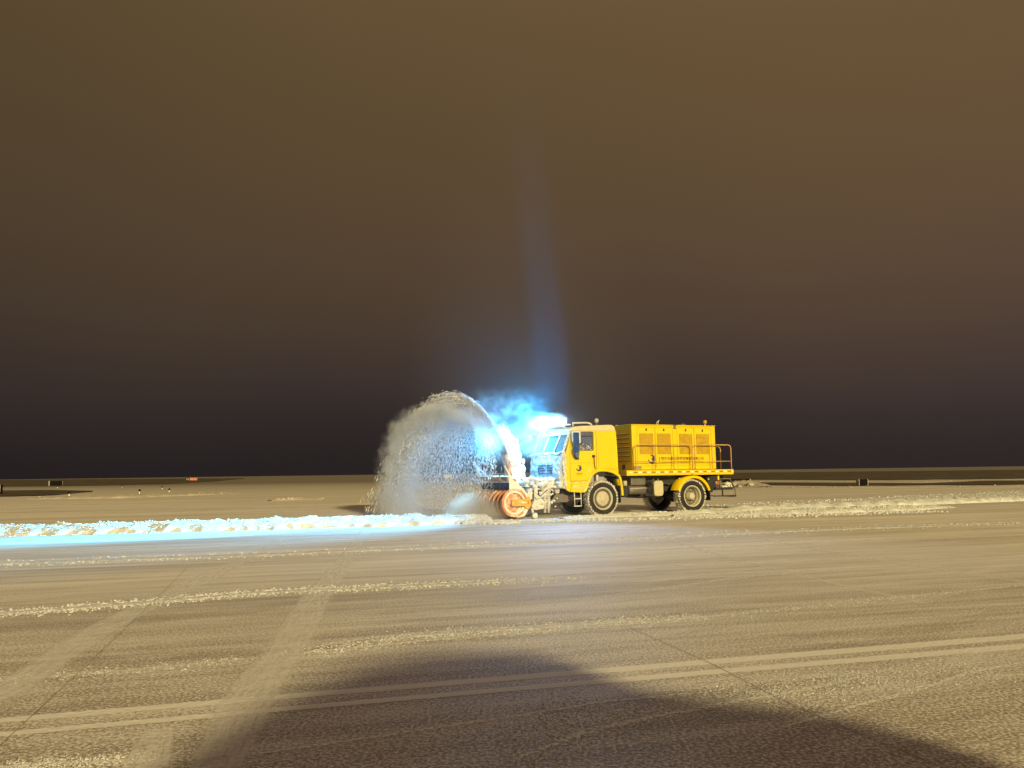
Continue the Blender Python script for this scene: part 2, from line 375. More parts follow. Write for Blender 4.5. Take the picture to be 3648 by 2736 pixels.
def ribbon(name, pts, widths, m, z=.008, step=.35, wob=0):
    "strip on the ground through world points with a width at each, uv'd for the film materials"
    P = []; W = []; acc = 0; pts = [Vector((p[0], p[1], 0)) for p in pts]
    for i in range(len(pts)-1):
        n = max(1, int((pts[i+1]-pts[i]).length/step))
        for k in range(n):
            t = k/n
            a = pts[max(i-1, 0)]; b = pts[i]; c = pts[i+1]; d = pts[min(i+2, len(pts)-1)]
            q = .5*((2*b)+(c-a)*t+(2*a-5*b+4*c-d)*t*t+(-a+3*b-3*c+d)*t**3)
            P.append(q); W.append(widths[i]*(1-t)+widths[i+1]*t)
    P.append(pts[-1]); W.append(widths[-1])
    vs = []; uv = []; fs = []; Ln = 0
    for i, q in enumerate(P):
        t = (P[min(i+1, len(P)-1)]-P[max(i-1, 0)]).normalized(); n = Vector((-t.y, t.x, 0))
        if i: Ln += (q-P[i-1]).length
        w = W[i]*(1+wob*mnoise.noise(Vector((Ln*.7, 3.1, 0))))
        for k in range(5):
            p = q+n*(k/4-.5)*w; vs.append((p.x, p.y, rise(p.x, p.y)+z)); uv.append((k/4, Ln))
        if i:
            for k in range(4): b = (i-1)*5+k; fs.append((b, b+1, b+6, b+5))
    me = bpy.data.meshes.new(name); me.from_pydata(vs, [], fs); ul = me.uv_layers.new(name='UVMap')
    for l in me.loops: ul.data[l.index].uv = uv[l.vertex_index]
    me.materials.append(M[m]); ob = bpy.data.objects.new(name, me); COL.objects.link(ob); ob['kind'] = 'structure'
    return ob
# long double wheel line across the foreground
ribbon('tyre_track', [(-7.0, 4.12), (-3.24, 5.23), (-.03, 6.12), (4.5, 7.35), (9, 8.6)], [.11, .12, .15, .19, .2], 'film_line', .002)
ribbon('tyre_track', [(-7.0, 3.82), (-3.07, 4.95), (-.03, 5.815), (4.3, 6.97), (9, 8.2)], [.09, .10, .12, .17, .18], 'film_line', .002)
# chevron-tread truck tracks running away from the camera
ribbon('tyre_track', [(-1.55, 3.9), (-1.56, 4.36), (-1.82, 5.66), (-2.05, 7.5), (-2.44, 9.97), (-3.03, 14.5), (-3.78, 20.4), (-4.1, 22.5)], [.30, .33, .46, .46, .46, .40, .38, .3], 'tread_film', .0035)
ribbon('tyre_track', [(-3.75, 3.5), (-3.72, 4.8), (-3.68, 6.0), (-4.2, 8.45), (-4.6, 11.8), (-5.25, 17.2), (-5.6, 19.5)], [.4, .4, .4, .42, .5, .36, .3], 'tread_film', .0035)
ribbon('tyre_track', [(-1.9, 3.9), (-1.95, 4.4), (-2.15, 5.0)], [.25, .3, .2], 'tread_film', .004)
ribbon('tyre_track', [(4.6, 9.2), (4.0, 12.5), (3.6, 16.2), (3.5, 19)], [.25, .25, .25, .2], 'film', .0015)
ribbon('tyre_track', [(6.9, 10.2), (6.2, 13.0), (5.7, 16.2), (5.5, 18.4)], [.25, .25, .25, .2], 'film', .0015)
def jline(px):
    P_ = [ground_at(*p) for p in px]
    return ribbon('pavement_joint', [(p.x, p.y) for p in P_], [.006]*len(P_), 'joint', .005)
jline([(-60, 2712), (0, 2657), (363, 2319), (569, 2121), (668, 2022)])
jline([(2236, 2233), (2550, 2373), (2813, 2509), (3341, 2727), (3420, 2765)])
# wind-dropped and tyre-dropped snow lines
def pxr(name, px, w, m, z=.011, wob=.8):
    P_ = [ground_at(*p) for p in px]; return ribbon(name, [(p.x, p.y) for p in P_], w, m, z, wob=wob)
pxr('snow_streak', [(-200, 2025), (0, 2008), (450, 1992), (900, 1978), (1400, 1955), (1824, 1935), (2500, 1905), (3100, 1880), (3800, 1860)], [1.3, 1.3, 1.1, 1.0, .7, .45, .4, .6, .8], 'crumb_film', .0028)
pxr('snow_streak', [(-200, 2205), (0, 2186), (450, 2152), (900, 2112), (1400, 2090), (1824, 2070), (2300, 2052)], [.65, .62, .6, .6, .5, .35, .2], 'crumb_film', .0028)
pxr('snow_streak', [(-200, 2450), (0, 2425), (500, 2385), (1000, 2335), (1500, 2285), (1824, 2258), (2300, 2218), (2700, 2180), (3200, 2130), (3800, 2070)], [.28, .26, .24, .24, .4, .5, .4, .3, .3, .4], 'crumb_film', .0028)
pxr('snow_streak', [(850, 2362), (1200, 2290), (1500, 2255), (1824, 2235), (2200, 2210)], [.12, .3, .4, .4, .2], 'crumb_film', .0031)
pxr('snow_streak', [(-100, 2755), (100, 2722), (350, 2715), (560, 2700)], [.2, .16, .12, .08], 'crumb_film', .0028)
pxr('snow_streak', [(900, 2690), (1250, 2640), (1500, 2600), (1850, 2550), (2150, 2500), (2450, 2470)], [.1, .14, .2, .22, .25, .1], 'crumb_film', .0028)
pxr('snow_streak', [(1850, 2700), (2150, 2590), (2400, 2540), (2620, 2500), (2900, 2450), (3100, 2400)], [.15, .3, .3, .35, .3, .12], 'crumb_film', .0025)
pxr('snow_streak', [(2700, 2620), (3000, 2530), (3250, 2460), (3480, 2390), (3700, 2350)], [.1, .14, .3, .3, .2], 'crumb_film', .0025)
for px, w in (([(600, 1960), (1400, 1925), (1900, 1905), (2400, 1880), (3000, 1862)], .5), ([(0, 1975), (600, 1950), (1300, 1915), (2100, 1885)], .25), ([(1824, 1985), (2500, 1952), (3100, 1925), (3750, 1905)], .35),
              ([(1500, 2180), (2100, 2130), (2800, 2040), (3300, 2030)], .25), ([(1900, 2060), (2500, 2010), (3200, 1985), (3700, 1970)], .2), ([(2200, 2090), (2600, 2040), (2900, 2030)], .2),
              ([(900, 2150), (1300, 2110), (1750, 2100)], .12), ([(0, 1820), (700, 1815), (1200, 1805)], .8), ([(0, 1838), (600, 1832), (1250, 1812)], .5)):
    pxr('snow_streak', px, [w*.5]+[w]*(len(px)-2)+[w*.4], 'film', .0012)

def clods(name, px, width, n, rmin, rmax, label, spread=1.0, z=0, power=3, fade=(0, 0)):
    "loose lumps of snow scattered along a line"
    P_ = [ground_at(*p) for p in px]; seg = [(P_[i+1]-P_[i]).length for i in range(len(P_)-1)]; tot = sum(seg); mb = MB()
    for _ in range(n):
        d = random.random()*tot; i = 0
        if (fade[0] and random.random() > d/(fade[0]*tot)) or (fade[1] and random.random() > (tot-d)/(fade[1]*tot)): continue
        if mnoise.noise(Vector((d*1.3, n*.01, 0))) < -.32+random.uniform(-.3, .1): continue
        while i < len(seg)-1 and d > seg[i]: d -= seg[i]; i += 1
        t = d/seg[i]; c = P_[i].lerp(P_[i+1], t); dr = (P_[i+1]-P_[i]).normalized(); nn = Vector((-dr.y, dr.x, 0))
        c = c+nn*random.gauss(0, width*.4*spread); r = rmin+(rmax-rmin)*random.random()**power
        mb.lump((c.x, c.y, rise(c.x, c.y)+z+r*.25), r, (1, 1, .7), .3)
    o = mb.build(name, 'snow_line'); tag(o, label, 'snow', kind='stuff'); return o
clods('snow_clods', [(-100, 2015), (450, 1992), (900, 1978), (1400, 1955), (1824, 1935), (2500, 1905), (3100, 1880), (3700, 1862)], .8, 7000, .004, .026, 'small lumps of snow scattered along the thin ridge line in the mid ground', power=6)
clods('snow_clods', [(-100, 2196), (450, 2152), (900, 2112), (1400, 2090), (1824, 2070), (2150, 2058)], .42, 9000, .002, .017, 'snow crumbs strewn along the second dropped line, left of centre', power=3.5, fade=(0, .45))
clods('snow_clods', [(-60, 2430), (500, 2385), (1000, 2335), (1500, 2285), (1824, 2258), (2700, 2180), (3500, 2100)], .22, 5200, .0015, .0075, 'fine snow crumbs along the line above the foreground shadow', power=3)
clods('snow_clods', [(1800, 2700), (2150, 2592), (2400, 2545), (2620, 2505), (2900, 2450), (3100, 2405)], .45, 4500, .0018, .006, 'frosty crumb band at the lower right inside and beyond the shadow edge', power=3)
clods('snow_clods', [(-60, 2755), (100, 2722), (350, 2715), (560, 2700)], .15, 1200, .002, .007, 'frosty crumbs at the lower left picture corner', power=3)
clods('snow_clods', [(1100, 2322), (1500, 2262), (1824, 2240), (2200, 2212), (2500, 2196)], .3, 3000, .002, .010, 'thin line of frost crumbs just above the top of the shadow', power=3)
clods('snow_clods', [(1200, 2655), (1850, 2550), (2450, 2480), (2900, 2440), (3500, 2380)], .5, 4500, .002, .007, 'frosty crumbs in the near foreground around the dark shadow', power=4)

def low_row(px, w, h, seed, label):
    P_ = [ground_at(*p) for p in px]; n_ = len(P_)
    ridge('snow_row', [(p.x, p.y) for p in P_], [w*.6]+[w]*(n_-2)+[w*.5], [h*.4]+[h]*(n_-2)+[h*.2], label, seed, amp=.05, step=.05, mat_='snow_line', lumps=0, z0=-.006, nc=12)
ROWS = [([(-150, 2018), (0, 2008), (450, 1992), (900, 1978), (1400, 1955), (1824, 1935), (2500, 1905), (3100, 1880), (3760, 1861)], .55, .030, 51, 'low crumbly row of dropped snow crossing the whole apron just in front of the truck'),
        ([(-150, 2200), (0, 2186), (450, 2152), (900, 2112), (1400, 2090), (1824, 2070), (2100, 2060)], .30, .016, 53, 'crumbly row of dropped snow in the left half, second one from the truck'),
        ([(1200, 2296), (1500, 2262), (1824, 2240), (2200, 2212), (2500, 2196)], .16, .010, 55, 'faint short row of frost crumbs above the middle of the dark shadow')]
# ---- far ground: dark winter grass verges without snow
def patch(name, px_bottom, px_top, m, dz, label=None, kind='structure'):
    n = 60
    def samp(px, t):
        xs_ = [p[0] for p in px]; x = xs_[0]+(xs_[-1]-xs_[0])*t
        for i in range(len(px)-1):
            if px[i][0] <= x <= px[i+1][0]:
                k = (x-px[i][0])/(px[i+1][0]-px[i][0]); return x, px[i][1]*(1-k)+px[i+1][1]*k
        return px[-1]
    vs = []; fs = []
    for i in range(n+1):
        t = i/n; a = samp(px_bottom, t); b = samp(px_top, t)
        wob = mnoise.noise(Vector((t*9, dz*50, 0)))*.8+mnoise.noise(Vector((t*31, dz*50, 4)))*.5
        for k in range(9):
            y = a[1]+(b[1]-a[1])*k/8+wob*(1-k/8); p = ground_at(a[0]+(b[0]-a[0])*k/8, y, dz); vs.append(p)
        if i:
            for k in range(8): q = (i-1)*9+k; fs.append((q, q+9, q+10, q+1))
    o = MB().add(vs, fs).build(name, m)
    o['kind'] = kind
    if label: tag(o, label, 'grass', kind='stuff')
    return o
patch('grass', [(-150, 1736), (0, 1733), (300, 1730), (600, 1724), (760, 1716), (870, 1705)], [(-150, 1711.5), (0, 1710), (300, 1707), (600, 1705), (760, 1704), (870, 1703)], 'grass', .05, 'dark snowless grass strip on the rise at far left', 'stuff')
patch('grass', [(-100, 1774), (0, 1768), (180, 1764), (330, 1751)], [(-100, 1748), (0, 1747), (180, 1745), (330, 1748)], 'grass', .05, 'dark bare grass tongue at the left picture edge, nearer than the far strip', 'stuff')
patch('grass', [(2560, 1709), (2700, 1708), (3100, 1710), (3400, 1707), (3800, 1702)], [(2560, 1685), (2700, 1683), (3100, 1679), (3400, 1676), (3800, 1671)], 'grass', .05, 'broad dark grass slope on the horizon right of the truck', 'stuff')
patch('grass', [(2560, 1722), (2700, 1727), (3000, 1730), (3300, 1727), (3500, 1727), (3800, 1722)], [(2560, 1718), (2700, 1718), (3000, 1719), (3300, 1721), (3500, 1712), (3800, 1710)], 'grass', .05, 'thin dark grass line beside the small black sign box', 'stuff')

# ================================================================== SNOW RIDGES
def ridge(name, pts, widths, heights, label, seed, amp=.12, step=.09, mat_='snow', lumps=0, lr=(.03, .12), z0=0.0, nc=18):
    "bank of snow: height field along a world polyline, plus loose lumps lying on it, one mesh"
    pts = [Vector((p[0], p[1], 0)) for p in pts]; P = []; W = []; H = []
    for i in range(len(pts)-1):
        n = max(1, int((pts[i+1]-pts[i]).length/step))
        for k in range(n):
            t = k/n; P.append(pts[i].lerp(pts[i+1], t)); W.append(widths[i]*(1-t)+widths[i+1]*t); H.append(heights[i]*(1-t)+heights[i+1]*t)
    P.append(pts[-1]); W.append(widths[-1]); H.append(heights[-1])
    vs = []; fs = []; top = []
    for i, q in enumerate(P):
        a = P[min(i+6, len(P)-1)]-P[max(i-6, 0)]; t = a.normalized(); n = Vector((-t.y, t.x, 0))
        row = []
        for k in range(nc+1):
            s = k/nc*2-1; p = q+n*s*W[i]/2
            prof = max(0, 1-abs(s)**2.2)**.7
            nn = mnoise.fractal(Vector((p.x*1.7, p.y*1.7, seed)), .6, 2.1, 5)
            n3 = mnoise.noise(Vector((p.x*9, p.y*9, seed+5)))
            z = prof*H[i]*(1+nn*.40)+prof*n3*amp*.22*min(1, H[i]*4)
            e = mnoise.noise(Vector((p.x*3, p.y*3, seed+9)))*.15*W[i]*(1-prof)
            p = p+n*e; vs.append((p.x, p.y, rise(p.x, p.y)+z0+z-.01*(1-prof))); row.append((p.x, p.y, z))
        top.append(row)
        if i:
            for k in range(nc): b = (i-1)*(nc+1)+k; fs.append((b, b+nc+1, b+nc+2, b+1))
    mb = MB().add(vs, fs, True)
    for _ in range(lumps):
        i = random.randrange(len(top)); k = int(min(nc, max(0, random.gauss(nc/2, nc/3)))); p = top[i][k]; r = lr[0]+(lr[1]-lr[0])*random.random()**4
        mb.lump((p[0]+random.uniform(-.05, .05), p[1]+random.uniform(-.05, .05), p[2]+z0+r*.2), r, (1, 1, .75), .28)
    o = mb.build(name, mat_); tag(o, label, 'snow bank', kind='stuff'); return o
ridge('snow_windrow', [(-24, 21.2), (-19, 22.0), (-14.5, 23.0), (-9, 24.0), (-4, 25.1), (-2.2, 25.7), (-.9, 26.3)], [2.6, 2.5, 2.5, 2.4, 2.3, 2.1, 1.4], [.22, .22, .22, .23, .24, .22, .15],
      'long bright blue-lit bank of snow ahead of the blower, running to the left edge', 3, lumps=17000, lr=(.007, .032))
ridge('snow_windrow', [(1.6, 27.2), (2.8, 27.85), (4.6, 28.45), (7, 29.4)], [.45, .6, .9, .9], [.05, .07, .10, .12], 'low crumbled snow left along the near wheels of the truck', 8, lumps=1800, lr=(.008, .035))
ridge('snow_windrow', [(6.8, 29.9), (9.5, 30.8), (13, 32.6), (18, 35.2), (26, 38.8), (36, 43)], [1.2, 1.7, 1.7, 1.6, 1.6, 1.6], [.08, .22, .20, .20, .18, .16], 'creamy snow bank trailing away behind the truck, the taller one', 13, lumps=2000, lr=(.006, .030))
ridge('snow_windrow', [(5.5, 27.9), (8, 28.3), (11, 28.9), (14.5, 30.2), (17, 31.6)], [.5, 1.4, 1.6, 1.4, .6], [.04, .10, .16, .15, .04], 'lumpy nearer snow bank behind the rear wheel, ending in small heaps', 17, lumps=3600, lr=(.006, .034))
ridge('snow_windrow', [(9.0, 33.5), (14, 37.0), (22, 42), (36, 50)], [4, 5, 6, 8], [.05, .07, .08, .08], 'wide shallow churned snow field right of the truck', 23, lumps=2200, lr=(.01, .05), nc=30, step=.2)
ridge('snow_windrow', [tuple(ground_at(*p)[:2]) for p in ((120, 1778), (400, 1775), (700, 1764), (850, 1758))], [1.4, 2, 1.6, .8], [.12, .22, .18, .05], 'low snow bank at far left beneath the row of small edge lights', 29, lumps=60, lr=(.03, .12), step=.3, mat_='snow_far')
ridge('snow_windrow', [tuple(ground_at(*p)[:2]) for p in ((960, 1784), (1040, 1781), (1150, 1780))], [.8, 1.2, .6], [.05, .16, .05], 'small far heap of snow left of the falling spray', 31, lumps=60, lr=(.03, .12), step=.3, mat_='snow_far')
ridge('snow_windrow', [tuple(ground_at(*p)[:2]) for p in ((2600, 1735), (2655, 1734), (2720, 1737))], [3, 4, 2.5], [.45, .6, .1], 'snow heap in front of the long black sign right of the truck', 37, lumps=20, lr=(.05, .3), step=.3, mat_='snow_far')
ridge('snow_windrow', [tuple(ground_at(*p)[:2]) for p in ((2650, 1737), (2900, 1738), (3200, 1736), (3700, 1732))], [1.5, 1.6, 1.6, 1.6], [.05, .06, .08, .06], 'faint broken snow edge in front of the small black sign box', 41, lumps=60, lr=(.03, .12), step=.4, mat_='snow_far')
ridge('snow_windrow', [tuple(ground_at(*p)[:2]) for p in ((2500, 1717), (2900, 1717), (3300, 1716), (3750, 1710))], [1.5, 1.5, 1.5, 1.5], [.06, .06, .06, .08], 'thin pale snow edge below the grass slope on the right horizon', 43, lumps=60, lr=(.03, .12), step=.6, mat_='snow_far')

clods('snow_clods', [(1560, 1862), (1700, 1866), (1850, 1862)], .5, 900, .01, .11, 'round lumps of snow rolling before the blower mouth', power=3)
clods('snow_clods', [(1900, 1856), (2200, 1852), (2600, 1842), (3000, 1832), (3350, 1822)], .9, 2200, .008, .06, 'scattered snow lumps on the near side of the truck', power=4)

for r_ in ROWS: low_row(*r_)
# ================================================================== TRUCK
truck = empty('snow_blower_truck', P0, TH)
tag(truck, 'yellow four-wheel airport truck with snow-caked cab and orange rotary snow blower on its nose', 'snow blower truck')
def part(mb, name, m, parent=truck, **k): return mb.build(name, m, parent, **k)

# ---- wheels
def wheel(u, v_out, side, kind):
    R = .61; c = (0, 0, 0); s = side   # side +1: outer face towards -v
    w = empty('wheel', (u, v_out, R-.01)); w.parent = truck
    if s < 0: w.rotation_euler = (0, 0, pi)
    T = MB()
    T.lathe([(.03, .40), (.0, .43), (-.012, .50), (.0, .555), (.03, .585)], c, 56)
    T.lathe([(.33, .40), (.36, .43), (.37, .50), (.36, .555), (.33, .585)], c, 56)
    part(T, 'tyre_wall', 'tyre', w)
    D = MB(); D.lathe([(.03, .583), (.05, .590), (.31, .590), (.33, .583)], c, 72)
    for k in range(40):
        a = 2*pi*k/40
        for h0, h1, off in ((.0, .17, 0), (.19, .36, .5)):
            aa = a+off*2*pi/40; sw = .10
            q = []
            for (hh, da) in ((h0, 0 if h0 < .1 else sw), (h1, sw if h0 < .1 else 0)):
                for ds in (-.035, .035):
                    for rr_ in (.575, .628+random.uniform(-.004, .006)):
                        ang = aa+da+ds; q.append((rr_*cos(ang), hh, rr_*sin(ang)))
            D.add(q, [(0, 1, 3, 2), (4, 6, 7, 5), (0, 4, 5, 1), (2, 3, 7, 6), (1, 5, 7, 3), (0, 2, 6, 4)])
    for _ in range(260 if kind == 'front' else 120):
        a = random.random()*2*pi; rr_ = random.uniform(.575, .635); D.lump((rr_*cos(a), random.choice([random.uniform(-.01, .06), random.uniform(0, .36)]), rr_*sin(a)), random.uniform(.012, .034), (1, 1, 1), .3)
    part(D, 'tread', 'tread', w)
    Rm = MB()
    if kind == 'front':
        Rm.lathe([(.02, .40), (-.005, .405), (-.012, .385), (.0, .365), (.05, .335), (.07, .30), (.03, .255), (.01, .245), (.005, .20), (.02, .13), (-.01, .11), (-.02, .06), (-.02, .0)], c, 48)
        for k in range(10):
            a = 2*pi*k/10; Rm.lathe([(-.018, 0), (-.018, .018), (.01, .018)], (.17*cos(a), 0, .17*sin(a)), 8)
        hub = MB().lathe([(-.03, 0), (-.028, .055), (-.01, .07), (.0, .07)], c, 24)
    else:
        Rm.lathe([(.02, .40), (-.005, .405), (-.012, .385), (.0, .365), (.06, .345), (.20, .33), (.22, .30), (.21, .17), (.19, .15)], c, 48)
        for k in range(10):
            a = 2*pi*k/10; Rm.lathe([(.17, 0), (.17, .018), (.21, .018)], (.235*cos(a), 0, .235*sin(a)), 8)
        hub = MB().lathe([(.0, 0), (.0, .09), (.015, .12), (.05, .135), (.19, .15), (.2, .16)], c, 28)
    part(Rm, 'rim', 'rim', w); part(hub, 'hub', 'rim', w)
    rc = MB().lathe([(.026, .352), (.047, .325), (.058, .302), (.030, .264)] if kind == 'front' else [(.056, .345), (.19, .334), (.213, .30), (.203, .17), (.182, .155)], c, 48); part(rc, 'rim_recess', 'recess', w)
    return w
wheel(0, 0, 1, 'front'); wheel(3.95, 0, 1, 'rear'); wheel(0, 2.42, -1, 'front'); wheel(3.95, 2.42, -1, 'rear')
for u in (0, 3.95): part(MB().lathe([(.3, 0), (.3, .09), (.95, .09), (1.05, .2), (1.2, .25), (1.35, .2), (1.45, .09), (2.1, .09), (2.1, 0)], (u, 0, .6), 20), 'axle', 'chassis')

# ---- chassis
ch = MB()
for v in (.75, 1.6): ch.box((-1.75, v, .78), (5.7, v+.09, 1.02))
for u in (-1.6, .9, 2.4, 4.6, 5.6): ch.box((u, .842, .80), (u+.1, 1.598, 1.0))
part(ch, 'chassis_frame', 'chassis', bevel=.01)
sub = MB().box((1.02, .50, 1.06), (5.85, 1.95, 1.387)); part(sub, 'subframe', 'black')
for v in (.62, 1.72):
    for u0 in (0, 3.95):
        sp = MB()
        for k in range(4): sp.tube([(u0-.62+.06*k, v, .80-.02*k), (u0-.3, v, .69-.02*k), (u0, v, .66-.02*k), (u0+.3, v, .69-.02*k), (u0+.62-.06*k, v, .80-.02*k)], .016, 6)
        part(sp, 'leaf_spring', 'chassis')
sh = MB().tube([(-.05, .34, 1.0), (-.02, .34, 1.45)], .045, 10); sh.tube([(-.2, .36, 1.1), (.25, .36, 1.18), (.4, .4, 1.3)], .02, 6)
part(sh, 'shock_absorber', 'snow_cake')

# ---- cab
cab = empty('cab', (0, 0, 0)); cab.parent = truck
side = [(-1.33, .86), (-.72, .83), (-.62, .98), (-.54, 1.155), (-.44, 1.36), (-.30, 1.50), (-.11, 1.56), (.20, 1.55), (.40, 1.50), (.55, 1.44), (.66, 1.40), (.672, 1.51), (.66, 2.0), (.643, 2.4), (.61, 2.9), (.593, 3.02),
        (.54, 3.08), (-1.18, 3.02), (-1.24, 2.96), (-1.30, 2.80), (-1.50, 2.15), (-1.53, 1.9), (-1.53, 1.0), (-1.47, .93)]
win = [(-1.03, 2.955), (-.42, 2.965), (-.37, 2.92), (-.375, 2.36), (-.41, 2.325), (-.93, 2.315), (-.95, 2.10), (-.98, 2.04), (-1.13, 2.03), (-1.165, 2.1), (-1.15, 2.9), (-1.10, 2.95)]
for off in (.0, 2.36):
    o_ = sheet('side_panel', [side, win], 'yellow', cab, .05, off)
    md = o_.modifiers.new('bevel', 'BEVEL'); md.width = .015; md.segments = 2; md.limit_method = 'ANGLE'
# frosted roof band, curved
roof = [(-1.30, 2.98), (-1.27, 3.06), (-1.12, 3.15), (-.8, 3.18), (-.3, 3.205), (.3, 3.235), (.47, 3.23), (.55, 3.16), (.60, 3.02), (.60, 2.98)]
part(MB().prism(roof, -.008, 2.418), 'cab_roof', 'frost', cab, bevel=.05, seg=4)
part(MB().box((.56, .052, 1.40), (.655, 2.358, 3.0)), 'rear_wall', 'yellow', cab, bevel=.01)
fr = MB().box((-1.50, .052, .98), (.55, 2.358, 1.05)); fr.box((-.45, .5, 1.05), (.4, 1.9, 1.6)); part(fr, 'cab_floor', 'interior', cab)
part(MB().box((.40, .055, 1.6), (.555, 2.355, 2.95)), 'rear_lining', 'interior', cab)
dsh = MB().box((-1.50, .06, 1.62), (-1.18, 2.35, 2.12)); part(dsh, 'dashboard', 'interior', cab, bevel=.04)
for v in (.35, 1.55):
    st = MB().box((-.75, v, 1.5), (-.22, v+.5, 1.72)); st.prism([(-.24, 1.62), (-.1, 2.35), (.02, 2.35), (-.1, 1.62)], v, v+.5); st.box((-.06, v+.12, 2.36), (.04, v+.38, 2.56))
    part(st, 'seat', 'interior', cab, bevel=.04)
sw = MB(); c0 = Vector((-1.05, .62, 2.06)); a1 = Vector((0, 1, 0)); a2 = Vector((.45, 0, .9)).normalized()
sw.tube([c0+(a1*cos(2*pi*k/24)+a2*sin(2*pi*k/24))*.22 for k in range(25)], .014, 6); sw.tube([c0, c0+Vector((-.2, 0, -.25))], .02, 6); sw.tube([c0-a1*.22, c0+a1*.22], .012, 5)
part(sw, 'steering_wheel', 'black', cab)
# pillars and lower front
fp = MB()
fp.prism([(-1.60, 2.18), (-1.53, 2.18), (-1.24, 2.98), (-1.31, 2.98)], .045, .13); fp.prism([(-1.60, 2.18), (-1.53, 2.18), (-1.24, 2.98), (-1.31, 2.98)], 2.29, 2.365)
fp.prism([(-1.36, 2.86), (-1.22, 2.86), (-1.2, 3.03), (-1.30, 3.03)], .13, 2.29)
part(fp, 'windshield_frame', 'snow_cake', cab, bevel=.02)
front = [(-1.53, .97), (-1.66, 1.02), (-1.68, 1.3), (-1.66, 1.9), (-1.61, 2.18), (-1.50, 2.18)]
part(MB().prism(front, .04, 2.37), 'front_panel', 'yellow_snow', cab, bevel=.07, seg=3)
part(MB().prism([(-1.592, 2.20), (-1.584, 2.20), (-1.302, 2.87), (-1.31, 2.87)], .12, 2.30), 'windshield', 'ws_glass', cab)
def slab_snow(name, fn, nu, nv, m, parent, amp=.03, seed=1, thick=.03, keep=None):
    vs = []; fs = []
    for i in range(nu+1):
        for j in range(nv+1):
            p, n = fn(i/nu, j/nv)
            e = min(i, nu-i, j, nv-j)/3.; e = min(1, e)
            h = thick*e+amp*mnoise.fractal(Vector(p)*5+Vector((seed, 0, 0)), .5, 2, 4)*e+amp*.6*mnoise.noise(Vector(p)*16+Vector((0, seed, 0)))*e-.012*(1-e)
            vs.append(Vector(p)+Vector(n)*h)
            if i and j:
                b = (i-1)*(nv+1)+j-1
                if keep is None or keep((i-.5)/nu, (j-.5)/nv): fs.append((b, b+nv+1, b+nv+2, b+1))
    return MB().add(vs, fs, False).build(name, m, parent)
def ff(s, t):
    z = 1.0+1.2*t; u = np.interp(z, [1.0, 1.3, 1.9, 2.2], [-1.665, -1.685, -1.665, -1.61]); return (u, .0+2.42*s, z), (-1, 0, .15)
slab_snow('snow_crust', ff, 70, 40, 'snow', cab, .035, 4, .03)
slab_snow('snow_crust', lambda s, t: ((-1.56-.02*t, -.03+.12*s, .98+1.25*t), (-.7, -.7, 0)), 6, 46, 'snow_cake', cab, .03, 9, .03)
ro = MB()
for _ in range(120): ro.lump((random.uniform(-1.66, -1.56), random.uniform(-.03, 2.45), 2.2+random.uniform(-.03, .05)), random.uniform(.02, .06), (1, 1.3, .8), .3)
for _ in range(90): ro.lump((random.uniform(-1.62, -1.50), random.uniform(-.05, .03), random.uniform(.95, 2.25)), random.uniform(.015, .05), (1, .7, 1.2), .3)
for k in range(40):
    t = random.random(); ro.lump((-1.60+.28*t, .06+random.uniform(-.03, .03), 2.2+.68*t), random.uniform(.02, .04), (1, 1, 1.2), .3)
part(ro, 'clinging_snow', 'snow_clod', cab)
gs = MB()
for zz, segs in ((1.80, [(.60, 1.68)]), (1.705, [(.60, .98), (1.22, 1.66)]), (1.61, [(.60, .98), (1.16, 1.66)]), (1.515, [(.62, 1.62)])):
    for a, b in segs: gs.box((-1.745, a, zz-.018), (-1.70, b, zz+.018))
for z0_, z1_ in ((1.62, 1.70),): gs.box((-1.745, 1.62, z0_), (-1.70, 1.66, z1_)); gs.box((-1.744, .61, 1.53), (-1.70, .64, 1.60)); gs.box((-1.744, 1.60, 1.53), (-1.70, 1.64, 1.60))
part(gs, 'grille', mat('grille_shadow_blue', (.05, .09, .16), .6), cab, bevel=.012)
part(MB().box((-1.80, -.02, 1.0), (-1.60, 2.44, 1.22)), 'bumper', 'snow_cake', cab, bevel=.06, seg=3)
part(MB().box((-1.70, 2.37, 2.13), (-1.52, 2.55, 2.20)), 'sill_end', 'snow', cab, bevel=.03)
for v0, v1, zt_ in ((1.45, 1.52, 2.84), (.62, .70, 2.86)):  # pale bars modelled in place of window bars reflected in the windshield
    def wpt(v, z): t = (z-2.2)/.67; return (-1.60+.28*t-.03, v, z)
    wp = MB(); wp.tube([wpt(v0, zt_), wpt((v0+v1)/2, 2.5), wpt(v1, 2.24)], .028, 6)
    part(wp, 'reflected_bar', 'snow_clod', cab)
# door with its seams, window, handle, marks
door = empty('door', (0, 0, 0)); door.parent = truck
dz_ = MB()
def seam(pts, w=.016, y=-.006): dz_.tube([(p[0], y+.004, p[1]) for p in pts], w/2, 4)
seam([(-1.27, 2.97), (-1.29, 2.75), (-1.32, 2.1), (-1.33, 1.24)]); seam([(-.255, 3.0), (-.22, 2.6), (-.25, 1.53)]); seam([(-1.33, 1.86), (-.6, 1.875), (-.27, 1.85)], .007)
seam([(-1.33, 1.235), (-.56, 1.24)], .022); seam([(-.57, 1.24), (-.50, 1.42), (-.40, 1.55), (-.27, 1.61), (-.1, 1.63), (.3, 1.64), (.62, 1.62)], .010)
seam([(-1.33, 1.0), (-1.33, .88)]); seam([(-1.53, 2.12), (-1.33, 2.10)], .006); seam([(-1.53, 1.5), (-1.33, 1.5)], .006)
seam([(-1.22, 3.0), (.59, 3.02)], .010, -.012); seam([(-.15, 2.38), (-.15, 1.66), (.25, 1.66), (.6, 1.66)], .006)
part(dz_, 'door_seam', 'seam', door)
